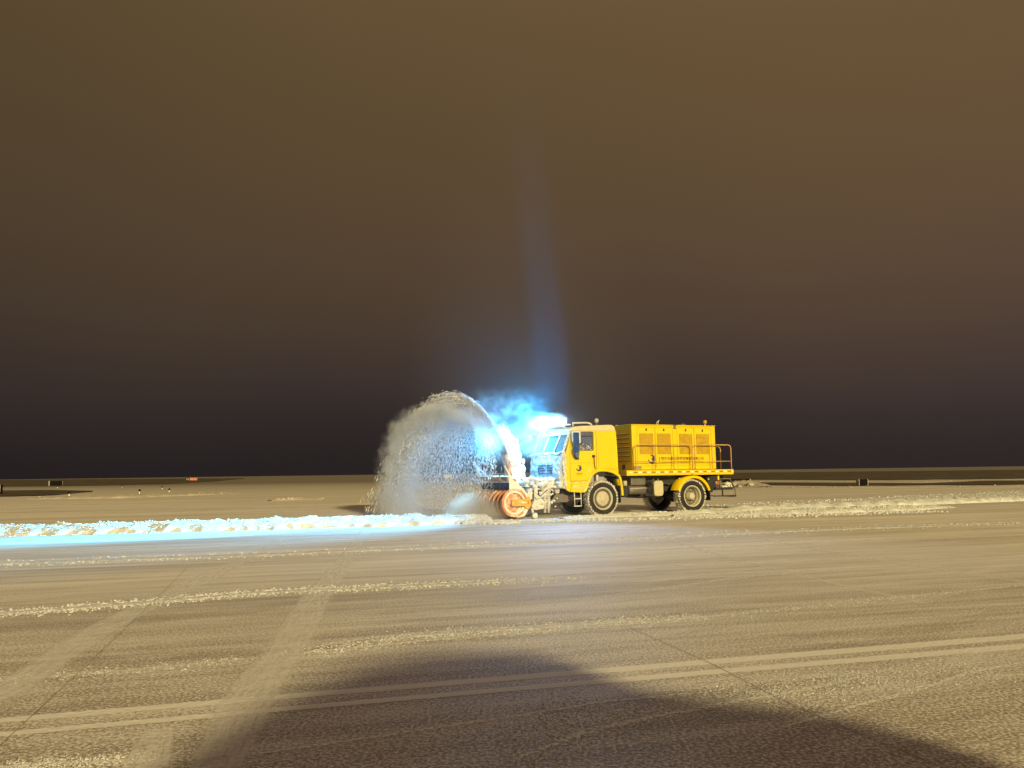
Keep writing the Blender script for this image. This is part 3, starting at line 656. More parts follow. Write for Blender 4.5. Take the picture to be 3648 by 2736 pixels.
emb = MB().prism([(-.15, 2.97), (.15, 2.97), (.21, 2.90), (.235, 2.42), (.20, 2.36), (-.13, 2.36), (-.16, 2.42)], -.012, .004)
part(emb, 'side_panel_pressing', 'yellow', cab, bevel=.01, seg=3)
emb = MB().prism([(-.14, 2.10), (.58, 2.10), (.60, 1.70), (-.14, 1.70)], -.007, .004); part(emb, 'side_panel_pressing', 'yellow', cab, bevel=.006)
stp = MB().prism([(-1.30, 1.20), (-.60, 1.205), (-.62, 1.10), (-.70, .90), (-1.28, .90)], -.022, .004); part(stp, 'step_panel', 'yellow', cab, bevel=.02)
part(MB().prism([(-1.31, 1.205), (-.58, 1.21), (-.6, 1.165), (-1.31, 1.165)], -.03, .003), 'sill_trim', 'yellow_snow', cab, bevel=.008)
part(MB().prism([(-1.22, 1.10), (-.72, 1.10), (-.78, .97), (-1.22, .97)], -.026, -.015), 'step_recess', 'yellow_snow', cab, bevel=.004)
# wheel arch lip
def arch(pts, w, v0, v1, name, m, parent, bevel=.015):
    outer = []; n = len(pts)
    for i, p in enumerate(pts):
        a = pts[max(i-1, 0)]; b = pts[min(i+1, n-1)]; t = Vector((b[0]-a[0], b[1]-a[1])).normalized(); outer.append((p[0]-t.y*w, p[1]+t.x*w))
    mb = MB()
    for i in range(n-1):
        mb.add([(pts[i][0], v0, pts[i][1]), (pts[i+1][0], v0, pts[i+1][1]), (outer[i+1][0], v0, outer[i+1][1]), (outer[i][0], v0, outer[i][1]),
                (pts[i][0], v1, pts[i][1]), (pts[i+1][0], v1, pts[i+1][1]), (outer[i+1][0], v1, outer[i+1][1]), (outer[i][0], v1, outer[i][1])],
               [(0, 1, 2, 3), (7, 6, 5, 4), (0, 4, 5, 1), (3, 2, 6, 7)], True)
    return mb.build(name, m, parent)
ap = [(-.72, .84), (-.64, .98), (-.56, 1.16), (-.46, 1.36), (-.34, 1.47), (-.22, 1.535), (-.08, 1.56), (.12, 1.557), (.30, 1.535), (.45, 1.48), (.56, 1.42), (.66, 1.37), (.70, 1.28), (.735, 1.1), (.76, .9), (.775, .69)]
arch(ap, .085, -.03, .02, 'wheel_arch', 'yellow', cab)
arch([(p[0], p[1]-.004) for p in ap], .03, .0, .42, 'wheel_arch_liner', 'dark', cab)
arch([(p[0]-.001, p[1]) for p in ap[-6:]], .06, .02, .40, 'mudguard', 'yellow', cab)
part(MB().box((.73, .02, .44), (.765, .42, 1.05)), 'mudflap', 'dark')
part(MB().box((.70, .5, .60), (.72, 1.9, 1.40)), 'splash_guard', 'dark')
gl = sheet('door_window', [[(p[0], p[1]) for p in win]], 'glass', door, .006, .03)
wf = sheet('window_trim', [[(-1.0, 2.82), (-.385, 2.83), (-.385, 2.80), (-.90, 2.79), (-.93, 2.76), (-.95, 2.32), (-.985, 2.32), (-.975, 2.76)]], 'dark', door, .02, .012)
wf2 = sheet('window_trim', [[(p[0]+(.012 if p[0] < -.7 else -.0), p[1]) for p in [(-1.04, 2.97), (-.40, 2.98), (-.345, 2.93), (-.35, 2.33), (-.40, 2.30), (-.93, 2.30), (-.975, 2.02), (-1.14, 2.01), (-1.185, 2.1), (-1.17, 2.92)]], win], 'black', door, .012, -.006)
hd = MB().box((-.425, -.035, 2.06), (-.30, -.002, 2.15)); part(hd, 'door_handle', 'black', door, bevel=.012)
part(MB().tube([(-.35, -.03, 2.06), (-.35, -.035, 1.85), (-.315, -.035, 1.66)], .016, 6), 'grab_bar', mat('rusty_bar', (.09, .035, .02), .6), door)
def logo(name, c, r, parent, m='navy', y=-.014, sy=1.0):
    "round mark: a thick crescent open to the upper left with a forked inner edge"
    pts = []
    def P_(a, k): return (c[0]+r*k*cos(radians(a))*sy, c[1]+r*k*sin(radians(a)))
    for a in range(100, -176, -12): pts.append(P_(a, 1.0))
    pts.append(P_(-185, .98))
    pts += [P_(-165, .75), P_(-140, .62), P_(-110, .55), P_(-75, .42), P_(-35, .22), P_(-5, .12), P_(150, .30), P_(60, .30), P_(52, .52), P_(70, .72), P_(95, .82), P_(128, .92)]
    mb = MB(); o_ = sheet(name, [pts], m, parent, .004, y); return o_
logo('round_emblem', (-.975, 1.685), .11, door)
text('emblem_lettering', 'ORDOS', .05, 'seam', door, (-1.085, -.016, 1.475), width=.235, height=.045)
part(MB().box((-1.09, -.012, 1.44), (-.85, -.0055, 1.448)), 'emblem_underline', 'seam', door)
win_refl = MB()  # white lumps standing in for reflections low on the side window
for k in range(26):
    win_refl.lump((random.uniform(-.90, -.42), .028, 2.33+random.random()**1.6*.22), random.uniform(.008, .02), (1.3, .25, .9), .3)
part(win_refl, 'window_reflection_specks', 'snow_clod', door)
# mirrors
mi = empty('mirror', (0, 0, 0)); mi.parent = truck
part(MB().box((-1.255, -.19, 2.45), (-1.03, -.12, 2.94)), 'mirror_glass', 'mirror', mi, bevel=.03)
mbk = MB().box((-1.03, -.18, 2.56), (-.965, -.11, 2.95)); mbk.box((-1.27, -.185, 2.93), (-.97, -.11, 2.975)); mbk.box((-1.30, -.16, 2.6), (-1.262, -.11, 2.95)); part(mbk, 'mirror_housing', 'snow_cake', mi, bevel=.02)
part(MB().box((-1.275, -.20, 2.235), (-1.055, -.12, 2.405)), 'lower_mirror', 'mirror', mi, bevel=.03)
part(MB().tube([(-1.22, -.14, 2.24), (-1.19, -.12, 2.12), (-1.12, -.08, 2.02), (-.98, -.03, 2.01)], .028, 6), 'mirror_arm', 'black', mi)
mi = empty('mirror', (0, 0, 0)); mi.parent = truck; mi['label'] = 'round snow-covered mirror on a curved arm at the far front corner'
part(MB().tube([(-1.34, 2.25, 2.98), (-1.55, 2.32, 2.99), (-1.68, 2.38, 2.93)], .02, 6), 'mirror_arm', 'snow', mi)
part(MB().lump((-1.68, 2.40, 2.84), .14, (.45, 1, 1), .03, 1), 'mirror_housing', 'snow', mi)
# roof gear
part(MB().tube([(-1.02, .25, 3.19), (-1.04, .25, 3.29), (-.8, .25, 3.30), (-.45, .25, 3.31), (-.33, .25, 3.29), (-.25, .25, 3.24)], .032, 8), 'roof_rail', 'snow_cake')
part(MB().tube([(-1.02, 2.15, 3.19), (-1.04, 2.15, 3.29), (-.8, 2.15, 3.30), (-.45, 2.15, 3.31), (-.25, 2.15, 3.24)], .032, 8), 'roof_rail', 'snow_cake')
bq = empty('work_lamp', (0, 0, 0)); bq.parent = truck
part(MB().tube([(.02, .35, 3.20), (.02, .35, 3.31)], .04, 8), 'lamp_bracket', 'grey', bq); part(MB().lump((.02, .35, 3.40), .085, (.9, .9, 1.05), .02, 1), 'lamp_housing', 'cream', bq)
# the roof lamps
lb = empty('roof_light_bar', (0, 0, 0)); lb.parent = truck
part(MB().box((-1.36, .06, 3.20), (-1.22, 2.34, 3.25)), 'lamp_bracket', 'snow_cake', lb, bevel=.01)
LAMPV = [.22, .62, 1.02, 1.42, 1.82, 2.2]
for v in LAMPV:
    part(MB().lathe([(-.02, 0), (-.02, .09)], (-1.40, v, 3.33), 16, 'u'), 'lamp_lens', 'lamp_lens', lb)
    part(MB().lathe([(-.02, .095), (-.03, .105), (.06, .09), (.09, .03)], (-1.395, v, 3.33), 16, 'u'), 'lamp_housing', 'snow_cake', lb)

def spot(name, loc, tgt, power, cone, blend, col, size=.1):
    d = bpy.data.lights.new(name, 'SPOT'); d.energy = power; d.spot_size = radians(cone); d.spot_blend = blend; d.color = col; d.shadow_soft_size = size
    o_ = bpy.data.objects.new(name, d); COL.objects.link(o_); a = tw(*loc); b = tw(*tgt); o_.location = a; o_.rotation_euler = (b-a).to_track_quat('-Z', 'Y').to_euler(); return o_
BLUE = (.05, .60, 1.0)
spot('work_and_fill_light', (-1.50, .25, 3.36), (-15, -.1, .0), 120000, 28, 1.0, BLUE, .10)
spot('work_and_fill_light', (-1.50, .0, 3.36), (-15, -3.6, .0), 12000, 46, 1.0, (.16, .58, 1.0), .15)
spot('work_and_fill_light', (-1.46, .62, 3.33), (-8.5, -1.3, .0), 3500, 30, .9, BLUE, .2)
spot('work_and_fill_light', (-1.46, 1.42, 3.33), (-3.3, 1.05, 2.75), 3600, 28, 1, BLUE, .25)
spot('work_and_fill_light', (-1.50, 1.0, 3.36), (-3.0, 1.0, 1.9), 5000, 34, 1, BLUE, .5)
spot('work_and_fill_light', (-1.50, 2.2, 3.36), (-3.75, 1.65, 2.1), 3200, 26, 1, BLUE, .35)
spot('work_and_fill_light', (-1.48, -.06, 3.33), (-3.12, .84, 2.05), 7000, 44, 1, (.3, .72, 1.0), .3)
spot('work_and_fill_light', (-1.50, .1, 3.36), (-9.0, -16, .0), 2400, 74, 1, (.42, .62, 1.0), .12)
for v in (.15, .75, 1.35, 1.95):
    spot('upturned_lamp_light', (-1.3, v, 3.40), (-2.45, v*.9, 14), 150000, 6.6, 1.0, (.02, .36, 1.0), .35)
spot('lamp_glow', (-1.52, 1.15, 3.34), (-5, 1.15, 4.8), 4600, 172, 1, (.03, .45, 1.0), .3)
spot('work_and_fill_light', (-1.95, 1.15, 3.30), (-1.70, 1.0, 1.2), 900, 120, 1, (.12, .55, 1.0), .4)  # added fill spot ahead of the cab front, no fitting there
cl = bpy.data.lights.new('cabin_fill', 'POINT'); cl.energy = 9; cl.color = (.75, .8, 1); cl.shadow_soft_size = .08  # point light added to brighten the cab interior
co_ = bpy.data.objects.new('cabin_fill', cl); COL.objects.link(co_); co_.location = tw(-.55, 1.2, 2.9)

# ---- engine housing
hs = empty('engine_housing', (0, 0, 0)); hs.parent = truck
HB = (1.395, .15, 1.60); HT = (5.27, 2.30, 3.25)
part(MB().box(HB, HT), 'housing_wall', 'yellow_box', hs, bevel=.035, seg=3)
rf = MB().box((1.385, .135, 3.252), (3.28, 2.31, 3.285)); rf.box((3.40, .135, 3.252), (5.28, 2.31, 3.285)); part(rf, 'housing_roof', 'yellow_box', hs, bevel=.012)
gp = MB().box((3.275, .14, 3.12), (3.405, .20, 3.262)); part(gp, 'roof_gap_bracket', 'olive', hs, bevel=.01)
lv = [(1.72, 2.345), (2.52, 3.135), (3.535, 4.15), (4.335, 4.95)]
for a, b in lv:
    p_ = empty('louver_panel', (0, 0, 0)); p_.parent = hs
    bk = MB().box((a, .142, 2.18), (b, .149, 2.955)); part(bk, 'louver_backing', 'louver', p_)
    sl = MB(); n = 21
    for k in range(n):
        z = 2.195+k*.0365
        sl.add([(a, .145, z+.021), (b, .145, z+.021), (b, .122, z), (a, .122, z), (a, .145, z-.002), (b, .145, z-.002)], [(0, 3, 2, 1), (3, 4, 5, 2)])
    part(sl, 'louver_slats', 'slat', p_)
    lk = MB().box(((a+b)/2-.03, .128, 3.04), ((a+b)/2+.03, .149, 3.135)); part(lk, 'door_lock', 'black', hs, bevel=.006)
    ds = MB()
    for xx in (a-.10, b+.10): ds.box((xx-.004, .1445, 1.66), (xx+.004, .1488, 3.18))
    ds.box((a-.10, .1446, 3.176), (b+.10, .1487, 3.184)); ds.box((a-.1, .1447, 1.76), (b+.1, .1486, 1.765))
    part(ds, 'housing_door_seam', 'seam', hs)
for k in range(7):
    z = 2.93-k*.165
    slo = MB().box((1.388, .30, z-.014), (1.393, 2.15, z+.014)); part(slo, 'front_louver_slot', 'black', hs)
    part(MB().add([(1.392, .28, z+.035), (1.392, 2.17, z+.035), (1.365, 2.17, z+.016), (1.365, .28, z+.016), (1.392, .28, z+.012), (1.392, 2.17, z+.012)], [(0, 1, 2, 3), (3, 2, 5, 4)]), 'front_louver_lip', 'yellow_box', hs)
part(MB().box((1.36, .60, 1.62), (1.392, .80, 1.80)), 'hose_port', 'black', hs, bevel=.02)
logo('round_emblem', (2.25, 1.985), .165, hs, y=.140)
text('company_name', '鄂尔多斯机场管理集团有限公司', .15, 'brown', hs, (2.67, .143, 1.955), width=1.98, height=.125, extr=.003)
text('company_name_small', 'ORDOS AIRPORT MANAGEMENT GROUP CO.,LTD', .05, 'brown', hs, (2.67, .143, 1.865), width=1.98, height=.04)
part(MB().box((2.585, .142, 1.87), (2.605, .1485, 2.08)), 'name_bar', 'seam', hs)
plq = empty('data_plate', (0, 0, 0)); plq.parent = hs
part(MB().box((1.42, .138, 1.625), (1.60, .1485, 1.745)), 'plate', 'plate_txt', plq, bevel=.003); part(MB().box((1.615, .138, 1.622), (1.79, .1485, 1.742)), 'plate', 'plate_txt', plq, bevel=.003)
part(MB().box((1.46, .134, 1.67), (1.55, .1375, 1.70)), 'plate_mark', 'brown', plq); part(MB().box((1.65, .134, 1.69), (1.75, .1375, 1.72)), 'plate_mark', 'brown', plq)
bc = empty('beacon', (0, 0, 0)); bc.parent = truck
part(MB().tube([(5.03, .45, 3.27), (5.03, .45, 3.37)], .03, 8), 'beacon_post', 'cream', bc); part(MB().lathe([(0, .07), (.02, .08), (.11, .075), (.13, .05), (.135, 0)], (5.03, .45, 3.38), 16, 'z'), 'beacon_lens', 'amber_lens', bc)
part(MB().lathe([(0, .09), (.05, .09), (.08, .06), (.085, 0)], (4.0, .5, 3.28), 16, 'z'), 'vent_cap', 'olive', hs)
an = MB(); an.tube([(2.72, .5, 3.28), (2.80, .5, 3.40), (2.90, .5, 3.48)], .012, 5); an.tube([(2.76, .5, 3.28), (2.86, .5, 3.36), (2.86, .5, 3.46)], .01, 5); part(an, 'cable_end', 'white', hs)
part(MB().lathe([(0, .05), (.03, .04), (.035, 0)], (1.5, 1.3, 3.287), 10, 'z'), 'marker_lamp', 'white', hs)

# ---- deck, tape, guard rail
dk = MB().box((1.0, -.05, 1.39), (5.94, 2.50, 1.59)); part(dk, 'deck', 'yellow_box', bevel=.025, seg=2)
def tape_mat():
    m = mat('striped_reflective_tape', (.86, .80, .66), .3, var=.04); nt = m.node_tree; b = nt.nodes['Principled BSDF']; src = b.inputs['Base Color'].links[0].from_socket
    tc = N(nt, 'ShaderNodeTexCoord'); sx_ = N(nt, 'ShaderNodeSeparateXYZ'); nt.links.new(tc.outputs['Object'], sx_.inputs[0])
    mo_ = N(nt, 'ShaderNodeMath', operation='PINGPONG'); mo_.inputs[1].default_value = .197; nt.links.new(sx_.outputs[0], mo_.inputs[0])
    gt = N(nt, 'ShaderNodeMath', operation='GREATER_THAN'); gt.inputs[1].default_value = .0985; nt.links.new(mo_.outputs[0], gt.inputs[0])
    mi_ = N(nt, 'ShaderNodeMix', data_type='RGBA'); mi_.inputs[7].default_value = (.40, .20, .01, 1); nt.links.new(gt.outputs[0], mi_.inputs[0]); nt.links.new(src, mi_.inputs[6]); nt.links.new(mi_.outputs[2], b.inputs['Base Color']); return m
part(MB().box((1.10, -.0555, 1.487), (5.92, -.0525, 1.540)), 'reflective_tape', tape_mat())
part(MB().box((3.86, -.062, 1.41), (3.98, -.0525, 1.435)), 'deck_catch', 'seam')
def gr(name, us, z0, zt_, zm, v, posts):
    g_ = empty(name, (0, 0, 0)); g_.parent = truck; a, b = us
    arc = [(a, v, z0), (a, v, zt_-.13), (a+.02, v, zt_-.06), (a+.07, v, zt_-.015), (a+.14, v, zt_), (b-.14, v, zt_), (b-.07, v, zt_-.015), (b-.02, v, zt_-.06), (b, v, zt_-.13), (b, v, z0)]
    part(MB().tube(arc, .021, 8), 'rail_frame', 'rail', g_); part(MB().tube([(a+.02, v, zm), (b-.02, v, zm)], .015, 6), 'mid_rail', 'rail', g_)
    for p_ in posts: part(MB().tube([(p_, v, z0), (p_, v, zt_-.012)], .015, 6), 'rail_post', 'rail', g_)
gr('guard_rail', (1.42, 3.99), 1.59, 2.53, 1.90, -.02, (2.27, 3.13)); gr('guard_rail', (4.11, 5.86), 1.59, 2.53, 1.90, -.02, (4.95,))
gr('guard_rail', (1.42, 5.86), 1.59, 2.53, 1.90, 2.46, (2.9, 4.4))
g_ = empty('guard_rail', (0, 0, 0)); g_.parent = truck
part(MB().tube([(5.88, .62, 1.59), (5.88, .62, 2.38), (5.88, .66, 2.45), (5.88, .75, 2.49), (5.88, 2.42, 2.50)], .021, 8), 'rail_frame', 'rail', g_)
part(MB().tube([(5.88, .64, 1.92), (5.88, 2.42, 1.92)], .015, 6), 'mid_rail', 'rail', g_)

# ---- under the deck
tk = empty('hydraulic_tank', (0, 0, 0)); tk.parent = truck
def rrect(a, b, c, d, r, n=5):
    P_ = []
    for (cx, cz, s) in ((b-r, d-r, 0), (a+r, d-r, 90), (a+r, c+r, 180), (b-r, c+r, 270)):
        for k in range(n+1): q = radians(s+90*k/n); P_.append((cx+r*cos(q), cz+r*sin(q)))
    return P_
part(MB().prism(rrect(2.20, 2.64, .63, 1.21, .11), .03, .65), 'tank_body', 'grey', tk); part(MB().prism(rrect(2.215, 2.625, .645, 1.195, .105), .0, .028), 'tank_end', 'cream', tk, bevel=.01)
for uu in (2.28, 2.5): part(MB().lathe([(0, .03), (.06, .03), (.065, 0)], (uu, .15, 1.21), 10, 'z'), 'filler_cap', 'grey', tk)
part(MB().lathe([(0, 0), (0, .15), (.02, .16), (.72, .16), (.74, .15), (.74, 0)], (1.33, .45, .87), 24, 'u'), 'muffler', 'grey')
part(MB().box((1.40, .30, 1.05), (2.05, .62, 1.36)), 'battery_box', 'grey', bevel=.02)
part(MB().tube([(1.33, .278, .935), (2.10, .278, .935)], .012, 6), 'bright_pipe', 'white')
fl = MB().lathe([(0, 0), (0, .075), (.17, .075), (.18, .06), (.18, 0)], (1.10, .25, 1.03), 14, 'z'); part(fl, 'air_filter', 'cream')
part(MB().box((1.0, .22, .62), (1.22, .5, 1.02)), 'air_drier', 'chassis', bevel=.03)
part(MB().box((2.0, .7, .55), (2.9, 1.7, .78)), 'transfer_case', 'chassis', bevel=.06)
fa = []
for k in range(15): a = radians(162-145*k/14); fa.append((4.05+.79*cos(a), .58+.79*sin(a)))
fa = fa[::-1]
rfen = MB(); n = len(fa)
fo = [(p[0], p[1]) for p in fa]; fi = [(4.05+(p[0]-4.05)*.87, .58+(p[1]-.58)*.87) for p in fa]; fm = [(4.05+(p[0]-4.05)*.975, .58+(p[1]-.58)*.975) for p in fa]
for i in range(n-1):
    a, b = fo[i], fo[i+1]; c, d = fi[i], fi[i+1]; e, f_ = fm[i], fm[i+1]
    rfen.add([(a[0], -.01, a[1]), (b[0], -.01, b[1]), (d[0], -.01, d[1]), (c[0], -.01, c[1]), (a[0], .48, a[1]), (b[0], .48, b[1]), (e[0], .02, e[1]), (f_[0], .02, f_[1]), (e[0], .48, e[1]), (f_[0], .48, f_[1]), (d[0], .02, d[1]), (c[0], .02, c[1])],
             [(0, 1, 2, 3), (0, 4, 5, 1), (6, 7, 9, 8), (11, 10, 7, 6), (3, 2, 10, 11)], True)
part(rfen, 'rear_fender', 'yellow_box')
part(MB().add([(p[0], q_+2.42-.48, p[1]) for p in fo for q_ in (0, .48)], [(2*i, 2*i+1, 2*i+3, 2*i+2) for i in range(n-1)], True), 'rear_fender', 'yellow_box')
for a, b in ((3.35, 1.27), (4.72, 1.22), (5.08, 1.10)): part(MB().lump((a, -.02, b), .03, (1, 1, .7), .05, 1), 'marker_lamp', 'white')
part(MB().box((4.80, .05, .42), (4.84, .5, 1.0)), 'mudflap', 'dark'); part(MB().prism([(4.75, 1.3), (5.25, 1.38), (5.2, 1.0), (5.0, .72), (4.86, .72)], .12, 1.6), 'rear_crossmember', 'chassis', bevel=.02)
tl = empty('tail_lamp', (0, 0, 0)); tl.parent = truck
part(MB().box((5.14, .08, 1.0), (5.30, .30, 1.14)), 'lamp_lens', 'red_lens', tl, bevel=.03); part(MB().box((5.16, .302, .98), (5.32, .36, 1.16)), 'lamp_back', 'olive', tl)
part(MB().box((5.28, .12, 1.18), (5.36, .2, 1.39)), 'lashing_hook', 'yellow_box', bevel=.01)
part(MB().prism([(5.32, 1.16), (5.46, 1.15), (5.52, .92), (5.40, .92)], .13, .16), 'bracket_plate', 'olive')
st_ = empty('rear_step_frame', (0, 0, 0)); st_.parent = truck
ss = MB()
ss.tube([(5.3, .15, 1.225), (5.90, .15, 1.225), (6.13, .15, .87), (6.15, .15, .52)], .022, 6); ss.tube([(5.3, 1.9, 1.225), (5.90, 1.9, 1.225), (6.13, 1.9, .87), (6.15, 1.9, .52)], .022, 6)
ss.tube([(6.14, .15, .53), (6.14, 1.9, .53)], .02, 6); ss.tube([(6.13, .15, .86), (6.13, 1.9, .86)], .02, 6)
part(ss, 'step_frame', 'olive', st_)
sb = MB().box((5.10, .12, .55), (6.16, .20, .59)); sb.box((5.15, .12, .80), (6.0, .20, .90)); sb.box((5.49, .13, .59), (5.53, .17, .80)); part(sb, 'step_tread', 'dark', st_)
hc = MB()
for _ in range(60): hc.lump((random.uniform(5.5, 6.15), random.uniform(.2, 1.7), random.uniform(.92, 1.06)), random.uniform(.05, .13), (1.2, 1, .8), .25)
part(hc, 'clinging_snow', 'snow_cake', st_)
# cab ladder
ld = MB(); 
for u in (-1.165, -.90): ld.tube([(u, .02, .86), (u, .0, .36)], .016, 6)
for z in (.62, .365): ld.tube([(-1.20 if z < .5 else -1.165, -.01, z), (-.89, -.01, z+.005)], .022, 6)
part(ld, 'cab_ladder', 'snow_cake')
part(MB().box((-1.5, .35, .50), (-.75, 2.0, .95)), 'engine_underside', 'chassis', bevel=.05)

# ================================================================== BLOWER HEAD (parts of the truck)
bh = empty('blower_head', (0, 0, 0)); bh.parent = truck
HC = (-3.53, .55)
sp_pts = [(-3.73, 1.26), (-3.745, 1.48), (-3.92, 1.80), (-3.88, 1.80), (-3.70, 1.50), (-3.58, 1.31), (-3.27, 1.07), (-3.05, .82), (-2.97, .55), (-3.03, .32), (-3.17, .10), (-3.42, .045)]
# front boundary follows the drum circle
for a in range(262, 100, -12): sp_pts.append((HC[0]+.47*cos(radians(a)), HC[1]+.47*sin(radians(a)))) if a > 112 and False else None
sp_pts += [(-3.50, .09), (-3.36, .13), (-3.18, .27), (-3.07, .50), (-3.10, .72), (-3.24, .91), (-3.42, 1.01), (-3.60, 1.01), (-3.725, 1.0)]
for v in (-.10, 2.32): sheet('side_plate', [sp_pts], 'orange_pale', bh, .03, v)
rg = MB(); ring = [(HC[0]+.455*cos(2*pi*k/48), -.10, HC[1]+.455*sin(2*pi*k/48)) for k in range(49)]
rg.lathe([(-.03, .40), (-.045, .42), (-.045, .47), (-.02, .485), (.03, .485)], (HC[0], -.06, HC[1]), 56); part(rg, 'drum_rim', 'orange', bh)
rg = MB().lathe([(.0, .40), (-.012, .385), (-.012, .335), (.02, .325)], (HC[0], -.08, HC[1]), 56); part(rg, 'drum_inner_rim', 'orange_pale', bh)
rg = MB().lathe([(.06, .40), (.05, .30), (.10, .24), (.03, .17), (.02, .12), (.02, 0)], (HC[0], -.08, HC[1]), 56); part(rg, 'drum_end_plate', 'orange', bh)
dr = MB().lathe([(.08, .14), (2.35, .14)], (HC[0], -.1, HC[1]), 24)
for hand, v0, v1 in ((1, .0, 1.12), (-1, 2.28, 1.16)):
    for ph in (0, pi):
        prev = None; vs_ = []; fs__ = []
        for k in range(73):
            t = k/72; a = ph+hand*t*2*pi*1.6; v = v0+(v1-v0)*t
            vs_ += [(HC[0]+.36*cos(a), v, HC[1]+.36*sin(a)), (HC[0]+.46*cos(a), v, HC[1]+.46*sin(a)), (HC[0]+.46*cos(a), v+.05, HC[1]+.46*sin(a)), (HC[0]+.36*cos(a), v+.05, HC[1]+.36*sin(a))]
            if k:
                b = 4*(k-1)
                for q in range(4): fs__.append((b+q, b+(q+1) % 4, b+4+(q+1) % 4, b+4+q))
        dr.add(vs_, fs__, True)
part(dr, 'auger_drum', 'orange', bh)
am = sheet('bearing_arm', [[(-3.69, .50), (-3.66, .645), (-3.62, .655), (-3.20, .66), (-3.12, .70), (-3.02, .76), (-2.965, .60), (-2.965, .45), (-3.05, .33), (-3.12, .34), (-3.22, .43), (-3.62, .44), (-3.67, .46)]], 'orange_arm', bh, .05, -.17)
md = am.modifiers.new('b', 'BEVEL'); md.width = .012; md.segments = 2; md.limit_method = 'ANGLE'
text('arm_number', '2', .12, 'seam', bh, (-3.10, -.176, .50), width=.07, height=.10)
part(MB().box((-3.32, -.176, .535), (-3.14, -.1705, .575)), 'arm_label', 'white', bh)
for uu in (-3.64, -3.50): part(MB().lump((uu, -.172, .55), .045, (.5, .2, 1.1), .02, 1), 'bearing_cap', 'cream', bh)
# back shell and hood
bs_ = []
for k in range(13): a = radians(100-190*k/12); bs_.append((HC[0]+.53*cos(a), HC[1]+.53*sin(a)*.98+.02))
sh_ = MB().add([(p[0], v, max(.03, p[1])) for p in bs_ for v in (-.07, 2.32)], [(2*i, 2*i+2, 2*i+3, 2*i+1) for i in range(12)], True); part(sh_, 'housing_shell', 'orange_pale', bh)
hood = MB().prism([(-3.71, 1.235), (-3.66, 1.235), (-3.55, 1.10), (-3.45, 1.06), (-3.45, 1.30), (-3.70, 1.44), (-3.80, 1.425), (-3.74, 1.27)], -.06, 2.33); part(hood, 'hood', 'orange', bh, bevel=.012)
part(MB().box((-3.735, -.07, 1.215), (-3.655, 2.25, 1.262)), 'hood_lip', 'orange_pale', bh, bevel=.006)
for v in (.10, .22, 1.95, 2.12): part(MB().add([(-3.757, v, 1.28), (-3.757, v+.05, 1.28), (-3.812, v+.15, 1.415), (-3.812, v+.10, 1.415)], [(0, 1, 2, 3)]), 'warning_stripe', 'dark', bh)
part(MB().box((-3.715, -.06, .985), (-3.70, 2.22, 1.212)), 'rubber_curtain', mat('navy_rubber', (.015, .022, .06), .6, var=.4, dirt=(.35, .38, .45), dirt_amt=.18, dirt_s=2.5), bh)
slab_snow('hood_snow', lambda s, t: ((-3.80+.38*t, -.05+2.36*s, 1.435-.10*t), (-.15, 0, 1)), 50, 10, 'snow', bh, .03, 2, .05)
for (a, b, r) in (((-3.75, 2.36, 1.43), (-3.75, 2.90, 1.96), .05), ((-3.70, 1.85, 1.45), (-3.74, 2.80, 1.85), .03)):
    part(MB().tube([a, b], r, 8), 'marker_rod', 'snow', bh)
part(MB().tube([(-3.72, .55, 1.42), (-3.72, .57, 1.78)], .012, 6), 'lever', 'chassis', bh); part(MB().lump((-3.78, .55, 1.46), .04, (1, 1, 1), .05, 1), 'lever_knob', 'chassis', bh)
sd2 = MB().prism([(-3.55, .0), (-3.15, .03), (-3.17, .075), (-3.45, .06)], -.12, .0); part(sd2, 'skid_shoe', 'grey', bh)
part(MB().box((-3.50, -.05, .02), (-3.28, 2.3, .06)), 'scraper_blade', 'grey', bh)
# impeller housing
part(MB().lathe([(-.2, 0), (-.2, .52), (.18, .52), (.25, .40), (.25, 0)], (-2.98, 1.12, .75), 32, 'u'), 'impeller_housing', 'snow_cake', bh)

# chute: a curved channel rising from the impeller housing and bending over to the front
chute = empty('chute', (0, 0, 0)); chute.parent = truck
outer = [(-2.70, 1.10), (-2.71, 1.41), (-2.74, 1.72), (-2.84, 2.14), (-3.04, 2.62), (-3.24, 2.93), (-3.45, 3.20)]
inner = [(-3.20, 1.10), (-3.22, 1.45), (-3.25, 1.75), (-3.36, 2.19), (-3.52, 2.62), (-3.67, 2.86), (-3.80, 3.04)]
vs_ = []; fs__ = []; VA, VB = .84, 1.38
for (a, b) in zip(outer, inner): vs_ += [(b[0], VA, b[1]), (a[0], VA, a[1]), (a[0], VB, a[1]), (b[0], VB, b[1])]
for i in range(6):
    b = 4*i
    for q in range(3 if i > 2 else 4): fs__.append((b+q, b+(q+1) % 4, b+4+(q+1) % 4, b+4+q))
o_ = MB().add(vs_, fs__, True).build('chute_duct', 'orange', chute); md = o_.modifiers.new('s', 'SOLIDIFY'); md.thickness = .02
def cf_out(s, t):
    k = s*6; i = min(5, int(k)); f_ = k-i; p = (outer[i][0]*(1-f_)+outer[i+1][0]*f_, outer[i][1]*(1-f_)+outer[i+1][1]*f_); return (p[0], VA-.03+(VB-VA+.06)*t, p[1]), (.9, 0, .4)
slab_snow('chute_snow', cf_out, 40, 12, 'snow', chute, .10, 6, .06)
